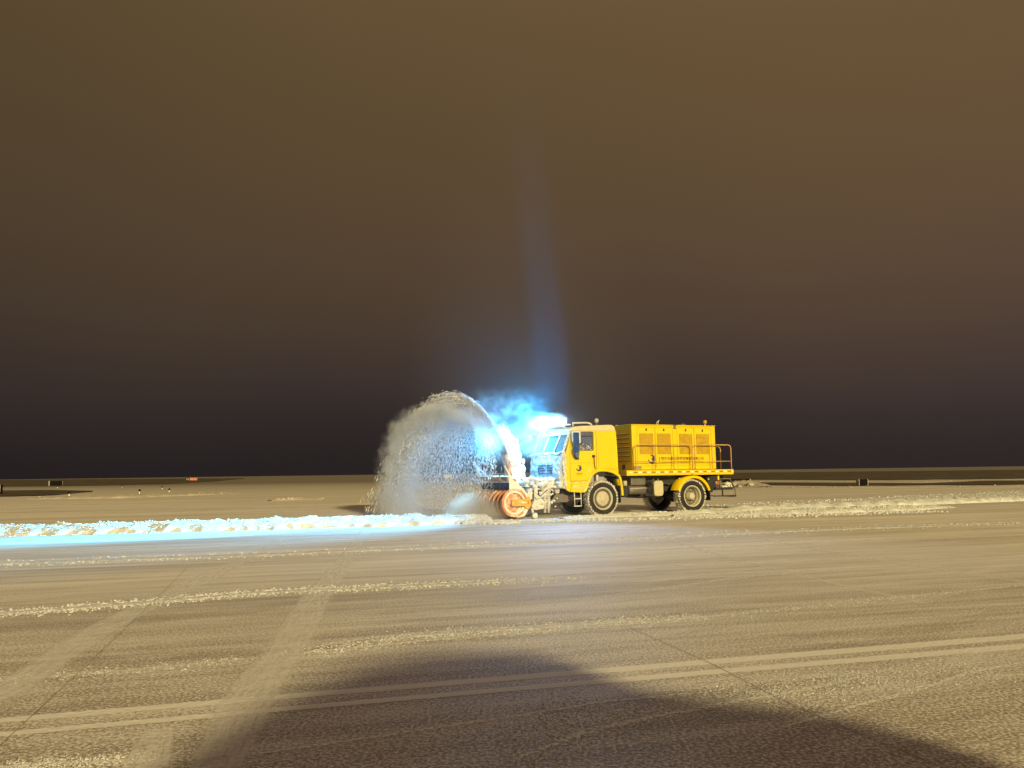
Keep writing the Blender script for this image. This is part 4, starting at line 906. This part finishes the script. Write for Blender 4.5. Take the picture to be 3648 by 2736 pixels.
def cf_side(s, t):
    k = s*6; i = min(5, int(k)); f_ = k-i; a = (outer[i][0]*(1-f_)+outer[i+1][0]*f_, outer[i][1]*(1-f_)+outer[i+1][1]*f_); b = (inner[i][0]*(1-f_)+inner[i+1][0]*f_, inner[i][1]*(1-f_)+inner[i+1][1]*f_)
    tt = t*.93; return (a[0]+(b[0]-a[0])*tt, VA-.005, a[1]+(b[1]-a[1])*tt), (0, -1, 0)
slab_snow('chute_snow', cf_side, 40, 12, 'snow', chute, .07, 12, .035)
cc = MB()
for _ in range(170):
    k = random.random()*6; i = min(5, int(k)); f_ = k-i; c_ = random.random()
    u_ = outer[i][0]*(1-f_)+outer[i+1][0]*f_; z_ = outer[i][1]*(1-f_)+outer[i+1][1]*f_
    if c_ < .6: cc.lump((u_+.05, random.uniform(VA-.04, VB+.03), z_+.02), random.uniform(.02, .07), (1, 1.2, 1.3), .3)
    else: cc.lump((u_-random.uniform(0, .3), VA-.04, z_-random.uniform(0, .12)), random.uniform(.015, .045), (1.2, .7, 1.2), .3)
part(cc, 'clinging_snow', 'snow_clod', chute)
part(MB().tube([(-2.95, .80, 2.15), (-2.80, .78, 1.85)], .02, 6), 'chute_cylinder', 'grey', chute)
part(MB().lathe([(0, .44), (.10, .44), (.12, .38), (.12, .30)], (-2.97, 1.12, 1.06), 28, 'z'), 'chute_turntable', 'snow_cake', chute)

# linkage between blower and truck
lk = empty('mounting_linkage', (0, 0, 0)); lk.parent = truck
def lp(mb, name, m='snow_cake', **k): return mb.build(name, m, lk, **k)
for v in (.28, 2.02):
    lp(MB().prism([(-2.0, .50), (-1.96, .54), (-1.74, .80), (-1.50, .80), (-1.27, .72), (-1.27, .50)], v, v+.10), 'mount_plate', 'grey', bevel=.01)
    lp(MB().box((-2.60, v, .60), (-2.46, v+.16, 1.20)), 'upright_post', 'snow_cake', bevel=.02)
    lp(MB().prism([(-2.62, .60), (-2.30, .66), (-2.22, .50), (-2.24, .30), (-2.60, .26), (-2.74, .40)], v-.04, v+.14), 'lower_block', 'snow_cake', bevel=.03)
    lp(MB().tube([(-2.9, v+.06, 1.28), (-2.62, v+.06, 1.33), (-2.0, v+.06, 1.20)], .05, 8), 'upper_link', 'snow_cake')
    lp(MB().box((-2.86, v-.02, .62), (-2.68, v+.10, .98)), 'valve_block', 'snow_cake', bevel=.03)
    fk = MB().tube([(-2.84, v-.3, .36), (-2.84, v-.3, .24), (-2.79, v-.3, .11)], .05, 8); lp(fk, 'caster_fork', 'snow_cake')
    lp(MB().lathe([(-.05, 0), (-.05, .075), (-.04, .10), (.04, .10), (.05, .075), (.05, 0)], (-2.79, v-.38, .10), 20), 'caster_wheel', 'snow_cake')
for k_, (x0, zt_) in enumerate(((-2.19, .80), (-2.05, .92))):
    co = MB()
    for k in range(int((zt_-.30)/.055)):
        zc = .34+k*.055; co.lathe([(-.018, .055), (-.014, .078), (.010, .082), (.018, .055)], (x0, .30, zc), 12, 'z')
    co.tube([(x0, .30, .16), (x0, .30, zt_+.05)], .045, 8); lp(co, 'coil_spring', 'snow_cake')
vb = MB()
for (u, v, z, r) in ((-2.18, .35, 1.22, .12), (-2.05, .30, 1.10, .11), (-1.92, .35, 1.22, .14), (-2.2, .6, 1.0, .13), (-1.80, .5, 1.10, .12), (-1.70, .3, .90, .09), (-2.3, .9, 1.15, .14), (-2.1, 1.4, 1.2, .15), (-1.9, 1.9, 1.25, .15), (-2.4, 1.6, 1.1, .14)):
    vb.lump((u, v, z), r, (1, 1, 1.25), .18, 1)
    for q in range(3): vb.lathe([(-.012, r*.9), (0, r*1.08), (.012, r*.9)], (u, v, z-.06+.06*q), 12, 'z')
lp(vb, 'hydraulic_valves', 'snow_cake')
lp(MB().tube([(-2.42, .24, .78), (-2.20, .22, .98), (-1.98, .20, 1.07), (-1.78, .22, 1.04), (-1.66, .25, .90)], .055, 8), 'hydraulic_hose', 'snow_cake')
lp(MB().tube([(-2.40, .26, .66), (-2.2, .25, .82), (-2.0, .25, .98), (-1.85, .28, .90)], .035, 6), 'hydraulic_hose', 'snow_cake')
lp(MB().tube([(-2.15, .4, .48), (-2.10, .4, .42), (-1.85, .4, .41), (-1.80, .4, .52)], .018, 6), 'tow_loop', 'dark')
lp(MB().tube([(-2.9, 1.12, .75), (-1.4, 1.12, .85)], .07, 10), 'drive_shaft', 'chassis')
rf_ = MB()
for k in range(4): rf_.box((-1.36, .272, .52+.05*k), (-1.28, .279, .545+.05*k))
lp(rf_, 'reflector', mat('red_reflector', (.4, .08, .05), .4))
sc_ = MB()
for _ in range(260):
    sc_.lump((random.uniform(-2.95, -1.75), random.uniform(.2, 2.3), random.uniform(1.02, 1.30)+random.uniform(0, .06)), random.uniform(.03, .12), (1.2, 1.2, .8), .3)
for _ in range(90):
    sc_.lump((random.uniform(-2.75, -1.7), random.uniform(.2, .5), random.uniform(.35, 1.25)), random.uniform(.015, .06), (1, 1, 1), .3)
lp(sc_, 'clinging_snow', 'snow')
lp(MB().box((-2.75, .3, .95), (-1.75, 2.2, 1.02)), 'pump_platform', 'snow_cake', bevel=.03)

# ================================================================== DRIVER
def skinned(name, verts, edges, radii, m, parent=None, sub=2, root=0):
    me = bpy.data.meshes.new(name); me.from_pydata(verts, edges, []); ob = bpy.data.objects.new(name, me); COL.objects.link(ob)
    ob.modifiers.new('skin', 'SKIN'); me.skin_vertices[0].data[root].use_root = True
    for i, r in enumerate(radii): me.skin_vertices[0].data[i].radius = (r, r) if not isinstance(r, tuple) else r
    s_ = ob.modifiers.new('s', 'SUBSURF'); s_.levels = sub; s_.render_levels = sub
    dg = bpy.context.evaluated_depsgraph_get(); m2 = bpy.data.meshes.new_from_object(ob.evaluated_get(dg)); bpy.data.objects.remove(ob)
    for p in m2.polygons: p.use_smooth = True
    m2.materials.clear(); m2.materials.append(M[m]); ob = bpy.data.objects.new(name, m2); COL.objects.link(ob)
    if parent: ob.parent = parent
    return ob
# seated, facing the windshield (-u), both hands on the wheel
bx, by = -.42, .60
BV = [(bx, by, 1.80), (bx-.02, by, 1.98), (bx-.05, by, 2.15), (bx-.06, by, 2.28), (bx-.08, by, 2.37), (bx-.10, by, 2.46), (bx-.11, by, 2.56),
      (bx-.05, by-.19, 2.25), (bx-.22, by-.22, 2.04), (bx-.46, by-.20, 2.08), (bx-.52, by-.19, 2.10),
      (bx-.05, by+.19, 2.25), (bx-.22, by+.22, 2.04), (bx-.46, by+.20, 2.08), (bx-.52, by+.19, 2.10),
      (bx-.02, by-.10, 1.79), (bx-.45, by-.11, 1.82), (bx-.50, by-.11, 1.40), (bx-.60, by-.11, 1.32),
      (bx-.02, by+.10, 1.79), (bx-.45, by+.11, 1.82), (bx-.50, by+.11, 1.40), (bx-.60, by+.11, 1.32)]
BE = [(0, 1), (1, 2), (2, 3), (3, 4), (4, 5), (5, 6), (3, 7), (7, 8), (8, 9), (9, 10), (3, 11), (11, 12), (12, 13), (13, 14), (0, 15), (15, 16), (16, 17), (17, 18), (0, 19), (19, 20), (20, 21), (21, 22)]
BR = [.15, .14, .15, .13, .055, .085, .075, .065, .05, .036, .03, .065, .05, .036, .03, .085, .075, .05, .045, .085, .075, .05, .045]
drv = skinned('person', BV, BE, BR, 'skin'); tag(drv, 'driver in a grey jacket seated behind the cab side window, facing the windshield', 'person')
drv.location = P0; drv.rotation_euler = (0, 0, TH)
jk = skinned('jacket', BV[:4]+BV[7:10]+BV[11:14], [(0, 1), (1, 2), (2, 3), (3, 4), (4, 5), (5, 6), (3, 7), (7, 8), (8, 9)], [.162, .152, .162, .14, .078, .062, .048, .078, .062, .048], 'cloth', drv)
tr2 = skinned('trousers', BV[:1]+BV[15:18]+BV[19:22], [(0, 1), (1, 2), (2, 3), (0, 4), (4, 5), (5, 6)], [.158, .095, .085, .06, .095, .085, .06], 'hair', drv)
hr = MB().lump((bx-.085, by, 2.575), .098, (1.05, .88, .85), .05, 1); hr.build('hair', 'hair', drv)
hf = MB(); hf.lump((bx-.195, by, 2.50), .018, (1.2, .7, 1.3), .02, 1); hf.lump((bx-.10, by-.085, 2.50), .022, (.8, .4, 1.2), .02, 1); hf.lump((bx-.10, by+.085, 2.50), .022, (.8, .4, 1.2), .02, 1); hf.build('nose_and_ears', 'skin', drv)
ey = MB(); ey.lump((bx-.180, by-.03, 2.525), .010, (1, 1, 1), 0, 1); ey.lump((bx-.180, by+.03, 2.525), .010, (1, 1, 1), 0, 1); ey.build('eyes', 'black', drv)
mo = MB(); mo.lump((bx-.178, by, 2.455), .018, (.5, 1.1, .3), 0, 1); mo.build('mouth', mat('lips', (.35, .14, .11), .6), drv)
for s in (-1, 1):
    hnd = MB(); hx = Vector((bx-.55, by+s*.19, 2.10)); hnd.lump(hx, .042, (1.1, .55, .9), .03, 1)
    for k in range(4):
        b0 = hx+Vector((-.03, 0, .03-.02*k)); hnd.tube([b0, b0+Vector((-.035, -s*.005, .004)), b0+Vector((-.05, -s*.02, -.006)), b0+Vector((-.04, -s*.034, -.012))], [.010, .0095, .009, .007], 6)
    hnd.tube([hx+Vector((.0, -s*.012, .03)), hx+Vector((-.02, -s*.03, .045)), hx+Vector((-.045, -s*.034, .04))], [.012, .011, .008], 6)
    hnd.build('hand', 'skin', drv)

# ================================================================== AIRFIELD FURNITURE
def local(ob, p, rz=0): ob.location = p; ob.rotation_euler = (0, 0, rz); return ob
def sign_box(px, w, h, d, rz, label, face='sign_black', end='sign_back', name='taxiway_sign', legs=True, lift=.12):
    p = ground_at(*px); r = empty(name, p, rz); tag(r, label, 'sign', 'airfield signs around the apron')
    MB().box((-w/2, -d/2, lift), (w/2, d/2, h)).build('sign_body', face, r, bevel=.03)
    e = MB(); e.box((-w/2-.04, -d/2-.02, lift-.03), (-w/2-.001, d/2+.02, h+.03)); e.box((w/2+.001, -d/2-.02, lift-.03), (w/2+.04, d/2+.02, h+.03)); e.build('end_cap', end, r)
    for x in (-w/2*.7, w/2*.7): MB().tube([(x, 0, -.05), (x, 0, lift+.02)], .04, 8).build('leg', 'grey', r)
    return r
r_ = sign_box((200, 1731), 2.9, 1.25, .5, .35, 'black-backed sign box with pale end at far left, on the rise')
MB().box((-1.55, -1.15, .0), (-1.35, .9, 1.3)).build('side_board', 'sign_back', r_, bevel=.05)
sign_box((3072, 1731), .82, .62, .5, .1, 'small black sign box seen end-on, right of the truck', lift=.06)
sign_box((2600, 1731), 4.6, .72, .4, .25, 'long low black sign partly behind the truck rear step and snow heap', lift=.06)
# red holding-point sign
p = ground_at(680, 1714); k = (p.y)/FPX
rs = empty('holding_sign', p, 0); tag(rs, 'small red-orange airfield sign with white characters beside a black panel, far left horizon', 'sign', 'airfield signs around the apron')
W_ = 46*k; Hh = 11*k
MB().box((-W_*.38, -.1, Hh*.25), (-W_*.11, .1, Hh)).build('black_panel', 'sign_black', rs); MB().box((-W_*.10, -.1, Hh*.20), (W_*.5, .1, Hh*1.1)).build('red_panel', 'sign_red', rs)
text('sign_lettering', 'A2', 1, 'white', rs, (-W_*.365, -.11, Hh*.38), width=W_*.22, height=Hh*.5); text('sign_lettering', '13-31', 1, 'white', rs, (-W_*.05, -.11, Hh*.4), width=W_*.46, height=Hh*.5)
for x in (-W_*.3, W_*.1, W_*.4): MB().tube([(x, 0, -.1), (x, 0, Hh*.26)], .05, 6).build('leg', 'grey', rs)
# pale amber sign seen through the spray
p = ground_at(1594, 1707); k = p.y/FPX; r_ = empty('guidance_sign', p, 0); tag(r_, 'pale amber sign board seen through the falling spray', 'sign', 'airfield signs around the apron')
MB().box((-12.5*k, -.15, 5*k), (12.5*k, .15, 16*k)).build('sign_body', 'sign_amber', r_, bevel=.03); MB().tube([(-8*k, 0, -.1), (-8*k, 0, 5*k)], .06, 6).build('leg', 'grey', r_); MB().tube([(8*k, 0, -.1), (8*k, 0, 5*k)], .06, 6).build('leg', 'grey', r_)
# post at the left edge
p = ground_at(2, 1760); r_ = empty('marker_board', p, 0); tag(r_, 'dark-edged upright marker board cut by the left picture edge', 'marker board')
k = p.y/FPX; MB().box((-6*k, -.1, 5*k), (-.2*k, .1, 32*k)).build('board_face', 'sign_back', r_); MB().box((0, -.14, 0), (4.5*k, .14, 33*k)).build('board_edge', 'sign_black', r_, bevel=.03)
# small edge lights half buried in snow
def edge_light(px, hpx, wpx, label):
    p = ground_at(*px); k = p.y/FPX; r = empty('edge_light', p, 0); tag(r, label, 'edge light', 'small lights along the taxiway edge')
    h = hpx*k; w = wpx*k
    MB().lathe([(0, w*.30), (h*.15, w*.22), (h*.6, w*.2)], (0, 0, 0), 12, 'z').build('stem', 'snow', r)
    MB().lathe([(h*.55, w*.42), (h*.68, w*.5), (h*.85, w*.42), (h, w*.2), (h*1.01, 0)], (0, 0, 0), 12, 'z').build('cap', 'sign_black', r)
edge_light((205, 1738), 7, 6, 'tiny dark edge light just below the black-backed sign box, leftmost')
edge_light((246, 1767), 16, 9, 'edge light with drooping snow stem at the dark grass tongue')
edge_light((435, 1736.5), 6, 6, 'tiny dark edge light farthest back, between the grass tongue and the row of three')
edge_light((497, 1759), 16, 8, 'edge light with tall white stem, left one of the row of three')
edge_light((578, 1742.5), 10, 7, 'edge light with short white stem, middle and farthest of the row of three')
edge_light((603, 1753), 13, 7, 'edge light with white stem, right one of the row of three')

# ================================================================== VAN BEHIND THE CAMERA (throws the foreground shadow)
van = empty('parked_van', (3.0, -1.35, 0), 0); tag(van, 'dark parked van behind the camera whose shadow lies across the near foreground', 'van')
prof = [(-2.3, 0.45), (-2.29, 1.4), (-2.27, 1.98), (-2.16, 2.12), (-1.77, 2.33), (-1.28, 2.57), (-0.71, 2.78), (-0.13, 2.92), (0.38, 2.94), (0.78, 2.88), (0.97, 2.75), (0.94, 2.51), (1.34, 2.4), (1.75, 2.28), (1.95, 2.14), (1.96, 1.93), (2.03, 0.45)]
MB().prism(prof, -1.85, 0).build('body', 'van', van, bevel=.06, seg=3)
for a, b in ((-1.5, -.4), (-.3, .75)): MB().box((a, .002, 1.25), (b, .01, 1.6)).build('window', 'van_glass', van); MB().box((a, -1.86, 1.25), (b, -1.852, 1.6)).build('window', 'van_glass', van)
for x in (-1.3, 1.4):
    for y in (-.12, -1.75): MB().lathe([(-.11, 0), (-.11, .2), (-.1, .34), (.1, .34), (.11, .2), (.11, 0)], (x, y, .34), 24).build('wheel', 'tyre', van)

# ================================================================== THROWN SNOW
S0 = Vector(tw(-3.60, 1.10, 3.10))
def plane_y(X): return S0.y+(S0.x-X)*.60
def thrown(n, seed, fmin, fmax, bias, size, elong, ztop, label, name, jitter, m, tmin=0.0, hang=1.0):
    rg_ = np.random.default_rng(seed)
    f = fmin+(fmax-fmin)*rg_.random(n)**bias
    # launch speeds chosen so the outer arc tops out 1.3 m above the chute mouth and lands about 4.5 m away
    vx = -3.28*f*(1+rg_.normal(0, .03, n)); vz = 4.85*(f**.75)*(1+rg_.normal(0, .03, n)); gacc = 10.2
    T = (vz+np.sqrt(vz**2+2*gacc*2.95))/gacc
    t = (tmin+(1-tmin)*rg_.random(n)**hang)*T
    x = S0.x+vx*t; z = S0.z+vz*t-gacc*t*t/2; y = S0.y-vx*t*.0+(S0.x-x)*.60+rg_.normal(0, 1, n)*(.05+.28*t)*jitter
    x = x+rg_.normal(0, 1, n)*(.01+.07*t)*jitter; z = z+rg_.normal(0, 1, n)*(.02+.05*t)*jitter
    keep = (z > .05)
    x, y, z, t, vx, vz = [a[keep] for a in (x, y, z, t, vx, vz)]; n = len(x)
    d = np.stack([vx, -vx*.22*-1*-1, vz-gacc*t], 1); d[:, 1] = vx*-.60; d /= np.linalg.norm(d, axis=1)[:, None]
    up = rg_.normal(0, 1, (n, 3)); a = np.cross(d, up); a /= np.linalg.norm(a, axis=1)[:, None]; b = np.cross(d, a)
    s = size[0]*(size[1]/size[0])**(rg_.random(n)**1.5); el = elong[0]+(elong[1]-elong[0])*rg_.random(n)
    C = np.stack([x, y, z], 1)
    vv = np.empty((n, 6, 3)); L_ = (s*el)[:, None]; s_ = s[:, None]
    vv[:, 0] = C+d*L_; vv[:, 1] = C-d*L_; vv[:, 2] = C+a*s_; vv[:, 3] = C-a*s_; vv[:, 4] = C+b*s_*.7; vv[:, 5] = C-b*s_*.7
    fc = np.array([[0, 2, 4], [0, 4, 3], [0, 3, 5], [0, 5, 2], [1, 4, 2], [1, 3, 4], [1, 5, 3], [1, 2, 5]])
    F_ = (fc[None]+np.arange(n)[:, None, None]*6).reshape(-1, 3)
    me = bpy.data.meshes.new(name); me.vertices.add(n*6); me.vertices.foreach_set('co', vv.reshape(-1)); nf = len(F_)
    me.loops.add(nf*3); me.loops.foreach_set('vertex_index', F_.reshape(-1).astype(np.int32)); me.polygons.add(nf)
    me.polygons.foreach_set('loop_start', (np.arange(nf)*3).astype(np.int32)); me.polygons.foreach_set('loop_total', np.full(nf, 3, np.int32))
    me.polygons.foreach_set('use_smooth', np.ones(nf, bool)); me.update(); me.validate(); me.materials.append(M[m])
    ob = bpy.data.objects.new(name, me); COL.objects.link(ob); tag(ob, label, 'flying snow', kind='stuff'); return ob
M['fly'] = mat('flying_snow', (.74, .77, .88), .9, var=.05, spec=.1)
thrown(34000, 1, .30, 1.03, .6, (.004, .011), (3, 7), 0, 'fine grey snow grains raining down inside the thrown arc', 'falling_snow', 1.0, 'fly', .10, .8)
thrown(20000, 2, .84, 1.08, .7, (.005, .017), (4, 10), 0, 'clumps of snow flung along the outer edge of the arc from the chute', 'thrown_snow', .8, 'fly', 0, 1.3)
thrown(900, 3, .93, 1.09, 1, (.014, .042), (2.5, 6), 0, 'larger snow chunks on the crest and outer rim of the thrown arc', 'thrown_snow', .6, 'fly', .02, 1)
thrown(14000, 5, .955, 1.03, 1, (.006, .02), (4, 11), 0, 'dense jet of snow streaming out of the chute and over the crest of the arc', 'snow_jet', .45, 'fly', 0, 1.9)
thrown(2600, 4, .05, .34, .8, (.006, .018), (2.5, 5), 0, 'dense spray of snow dropping close in front of the chute, lit white', 'falling_snow', .8, 'fly', .15, .9)

# ------------------------------------------------------------------ airborne snow dust (volumes)
def vol_mat(name, col, build, aniso=.2):
    m = bpy.data.materials.new(name); m.use_nodes = True; nt = m.node_tree; nt.nodes.clear()
    o = N(nt, 'ShaderNodeOutputMaterial'); v = N(nt, 'ShaderNodeVolumePrincipled'); v.inputs['Color'].default_value = (*col, 1); v.inputs['Anisotropy'].default_value = aniso
    nt.links.new(v.outputs[0], o.inputs['Volume'])
    def mth(op, a, b_=0, c=None):
        n = N(nt, 'ShaderNodeMath', operation=op)
        for i, q in enumerate((a, b_) if c is None else (a, b_, c)):
            if isinstance(q, (int, float)): n.inputs[i].default_value = q
            else: nt.links.new(q, n.inputs[i])
        return n.outputs[0]
    def ss(x, a, b_):
        n = N(nt, 'ShaderNodeMapRange', interpolation_type='SMOOTHSTEP'); n.inputs[1].default_value = a; n.inputs[2].default_value = b_
        if a > b_: n.inputs[1].default_value = b_; n.inputs[2].default_value = a; n.inputs[3].default_value = 1; n.inputs[4].default_value = 0
        nt.links.new(x, n.inputs[0]); return n.outputs[0]
    def nz(scale, sc=(1, 1, 1), det=3, dist=0):
        tc = N(nt, 'ShaderNodeTexCoord'); mp = N(nt, 'ShaderNodeMapping'); mp.inputs['Scale'].default_value = sc; nt.links.new(tc.outputs['Object'], mp.inputs[0])
        n = N(nt, 'ShaderNodeTexNoise'); n.inputs['Scale'].default_value = scale; n.inputs['Detail'].default_value = det; n.inputs['Distortion'].default_value = dist; nt.links.new(mp.outputs[0], n.inputs[0]); return n.outputs['Fac']
    tc = N(nt, 'ShaderNodeTexCoord'); s = N(nt, 'ShaderNodeSeparateXYZ'); nt.links.new(tc.outputs['Object'], s.inputs[0])
    d = build(mth, ss, nz, s.outputs)
    if isinstance(d, (int, float)): v.inputs['Density'].default_value = d
    else: nt.links.new(d, v.inputs['Density'])
    return m
# mist of the falling arc: object origin on the ground under the arc's centre
CX_, CZ_ = -2.50, 1.55
def arc_density(mth, ss, nz, s):
    X, Y, Z = s[0], s[1], s[2]
    zz = mth('MAXIMUM', mth('SUBTRACT', Z, CZ_), 0)
    ax_ = 2.62; az_ = 2.66
    wid = mth('ADD', ax_, mth('MULTIPLY', mth('MAXIMUM', mth('SUBTRACT', CZ_, Z), 0), .18))
    wob = mth('MULTIPLY', mth('SUBTRACT', nz(1.6, (1, 1, 1), 4), .5), .50)
    r = mth('ADD', mth('SQRT', mth('ADD', mth('POWER', mth('DIVIDE', X, wid), 2), mth('POWER', mth('DIVIDE', zz, az_), 2))), wob)
    shell = mth('MULTIPLY', ss(r, 1.0, .84), mth('ADD', .05, mth('MULTIPLY', ss(r, .42, .90), .95)))
    band = mth('MULTIPLY', mth('MULTIPLY', ss(r, .80, .92), ss(r, 1.05, .98)), ss(Z, 1.8, 3.0))
    right = ss(X, 1.1, -1.5)                       # thinner on the chute side
    side_ = mth('ADD', mth('ADD', mth('MULTIPLY', right, .85), mth('MULTIPLY', ss(Z, 2.9, 3.9), .4)), mth('MULTIPLY', band, 2.0))
    low = mth('ADD', 1, mth('MULTIPLY', ss(Z, 1.4, .3), .5))
    yy = ss(mth('ABSOLUTE', Y), 1.1, .3)
    streak = mth('ADD', .22, mth('MULTIPLY', ss(nz(2.6, (1.9, 1, .6), 5, .6), .40, .62), 1.0))
    return mth('MULTIPLY', mth('MULTIPLY', mth('MULTIPLY', shell, side_), mth('MULTIPLY', low, yy)), mth('MULTIPLY', streak, 4.2))
M['arc_mist'] = vol_mat('arc_snow_mist', (.88, .92, 1.0), arc_density, .1)
a_ = MB().box((-4.0, -1.3, .03), (3.1, 1.3, 4.9)).build('snow_mist', 'arc_mist', None, loc=(CX_, plane_y(CX_), 0), rot=(0, 0, -atan2(.6, 1))); tag(a_, 'pale mist of fine snow filling the thrown arc left of the chute', 'snow mist', kind='stuff')
# blue-lit dust between chute and cab roof, drifting up; truck-aligned box
def cab_dust(mth, ss, nz, s):
    X, Y, Z = s[0], s[1], s[2]
    n = ss(nz(1.5, (1, 1, 1.2), 5, 1.4), .46, .64)
    e = mth('MULTIPLY', mth('MULTIPLY', ss(X, -1.75, -1.0), ss(X, 1.45, .8)), ss(mth('ABSOLUTE', Y), 1.7, .9))
    hz = mth('MULTIPLY', ss(Z, 2.8, 1.3), ss(Z, -.2, .8))
    body = mth('ADD', .07, mth('MULTIPLY', n, .9))
    return mth('MULTIPLY', mth('MULTIPLY', e, hz), mth('MULTIPLY', body, .34))
M['cab_dust'] = vol_mat('drifting_snow_dust', (.96, .97, 1), cab_dust, .0)
d_ = MB().box((-1.75, -1.7, -.25), (1.6, 2.0, 2.9)).build('snow_dust', 'cab_dust', None, loc=tw(-2.90, 1.75, 2.0), rot=(0, 0, TH)); tag(d_, 'blue-lit snow dust drifting between the chute and the cab roof lamps', 'snow mist', kind='stuff')
def bar_halo(mth, ss, nz, s):  # dense dust volume added to give the roof lamps their halo
    X, Y, Z = s[0], s[1], s[2]
    q = mth('ADD', mth('POWER', mth('DIVIDE', X, .42), 2), mth('ADD', mth('POWER', mth('DIVIDE', Y, 1.42), 4), mth('POWER', mth('DIVIDE', Z, .34), 2)))
    return mth('MULTIPLY', mth('MULTIPLY', ss(q, 1.0, .0), ss(nz(3.2, (1, 1, 1), 4, .8), .34, .62)), 1.3)
M['bar_halo'] = vol_mat('lamp_halo_dust', (.96, .97, 1), bar_halo, .0)
d_ = MB().box((-.45, -1.45, -.36), (.45, 1.45, .36)).build('snow_dust', 'bar_halo', None, loc=tw(-1.62, 1.15, 3.38), rot=(0, 0, TH)); tag(d_, 'dense snow dust added as a glowing halo around the roof lamps', 'snow mist', kind='stuff')
for v in (.2, .9, 1.6, 2.2):
    q_ = bpy.data.lights.new('lamp_glow', 'POINT'); q_.energy = 16; q_.color = (.22, .68, 1.0); q_.shadow_soft_size = .05
    qo = bpy.data.objects.new('lamp_glow', q_); COL.objects.link(qo); qo.location = tw(-1.62, v, 3.40)
# churned dust in front of the blower mouth
def mouth(mth, ss, nz, s):
    X, Y, Z = s[0], s[1], s[2]
    q = mth('ADD', mth('POWER', mth('DIVIDE', X, 1.35), 2), mth('ADD', mth('POWER', mth('DIVIDE', Y, 1.6), 2), mth('POWER', mth('DIVIDE', Z, 1.05), 2)))
    return mth('MULTIPLY', mth('MULTIPLY', ss(q, 1.0, .15), ss(nz(2.4, (1, 1, 1), 4, .6), .3, .65)), 1.4)
M['mouth_dust'] = vol_mat('churned_snow_dust', (.95, .94, .93), mouth, .1)
d_ = MB().box((-1.4, -1.65, .02), (1.0, 1.65, 1.1)).build('snow_dust', 'mouth_dust', None, loc=tw(-4.45, 1.05, 0), rot=(0, 0, TH)); tag(d_, 'churned snow dust and powder in front of the rotating blower drum', 'snow mist', kind='stuff')
# thin even haze of ice crystals over the truck that makes the upturned beam visible
def haze_density(mth, ss, nz, s):
    X, Y, Z = s[0], s[1], s[2]
    q = mth('ADD', mth('POWER', mth('DIVIDE', X, 5.5), 2), mth('ADD', mth('POWER', mth('DIVIDE', Y, 6), 2), mth('POWER', mth('DIVIDE', Z, 19), 2)))
    near = mth('SQRT', mth('ADD', mth('POWER', mth('SUBTRACT', X, .3), 2), mth('ADD', mth('POWER', Y, 2), mth('POWER', mth('SUBTRACT', Z, 2.4), 2))))
    base = mth('MULTIPLY', mth('MULTIPLY', ss(q, 1.0, .0), mth('ADD', .12, ss(Z, 15, 1))), .0034)
    return mth('ADD', base, mth('MULTIPLY', mth('POWER', ss(near, 6.5, .2), 2), .006))
M['haze'] = vol_mat('thin_ice_haze', (.95, .97, 1), haze_density, .0)
hz_ = MB(); hv, hf_ = ICO[1]; bm = bmesh.new(); bmesh.ops.create_icosphere(bm, subdivisions=5, radius=1); bm.verts.ensure_lookup_table()
hz_.add([(v.co.x*6.8, v.co.y*7, v.co.z*20) for v in bm.verts], [tuple(v.index for v in f.verts) for f in bm.faces], True); bm.free()
h_ = hz_.build('haze', 'haze', None, loc=tw(-2.3, 1.0, 1.0)); h_['kind'] = 'stuff'
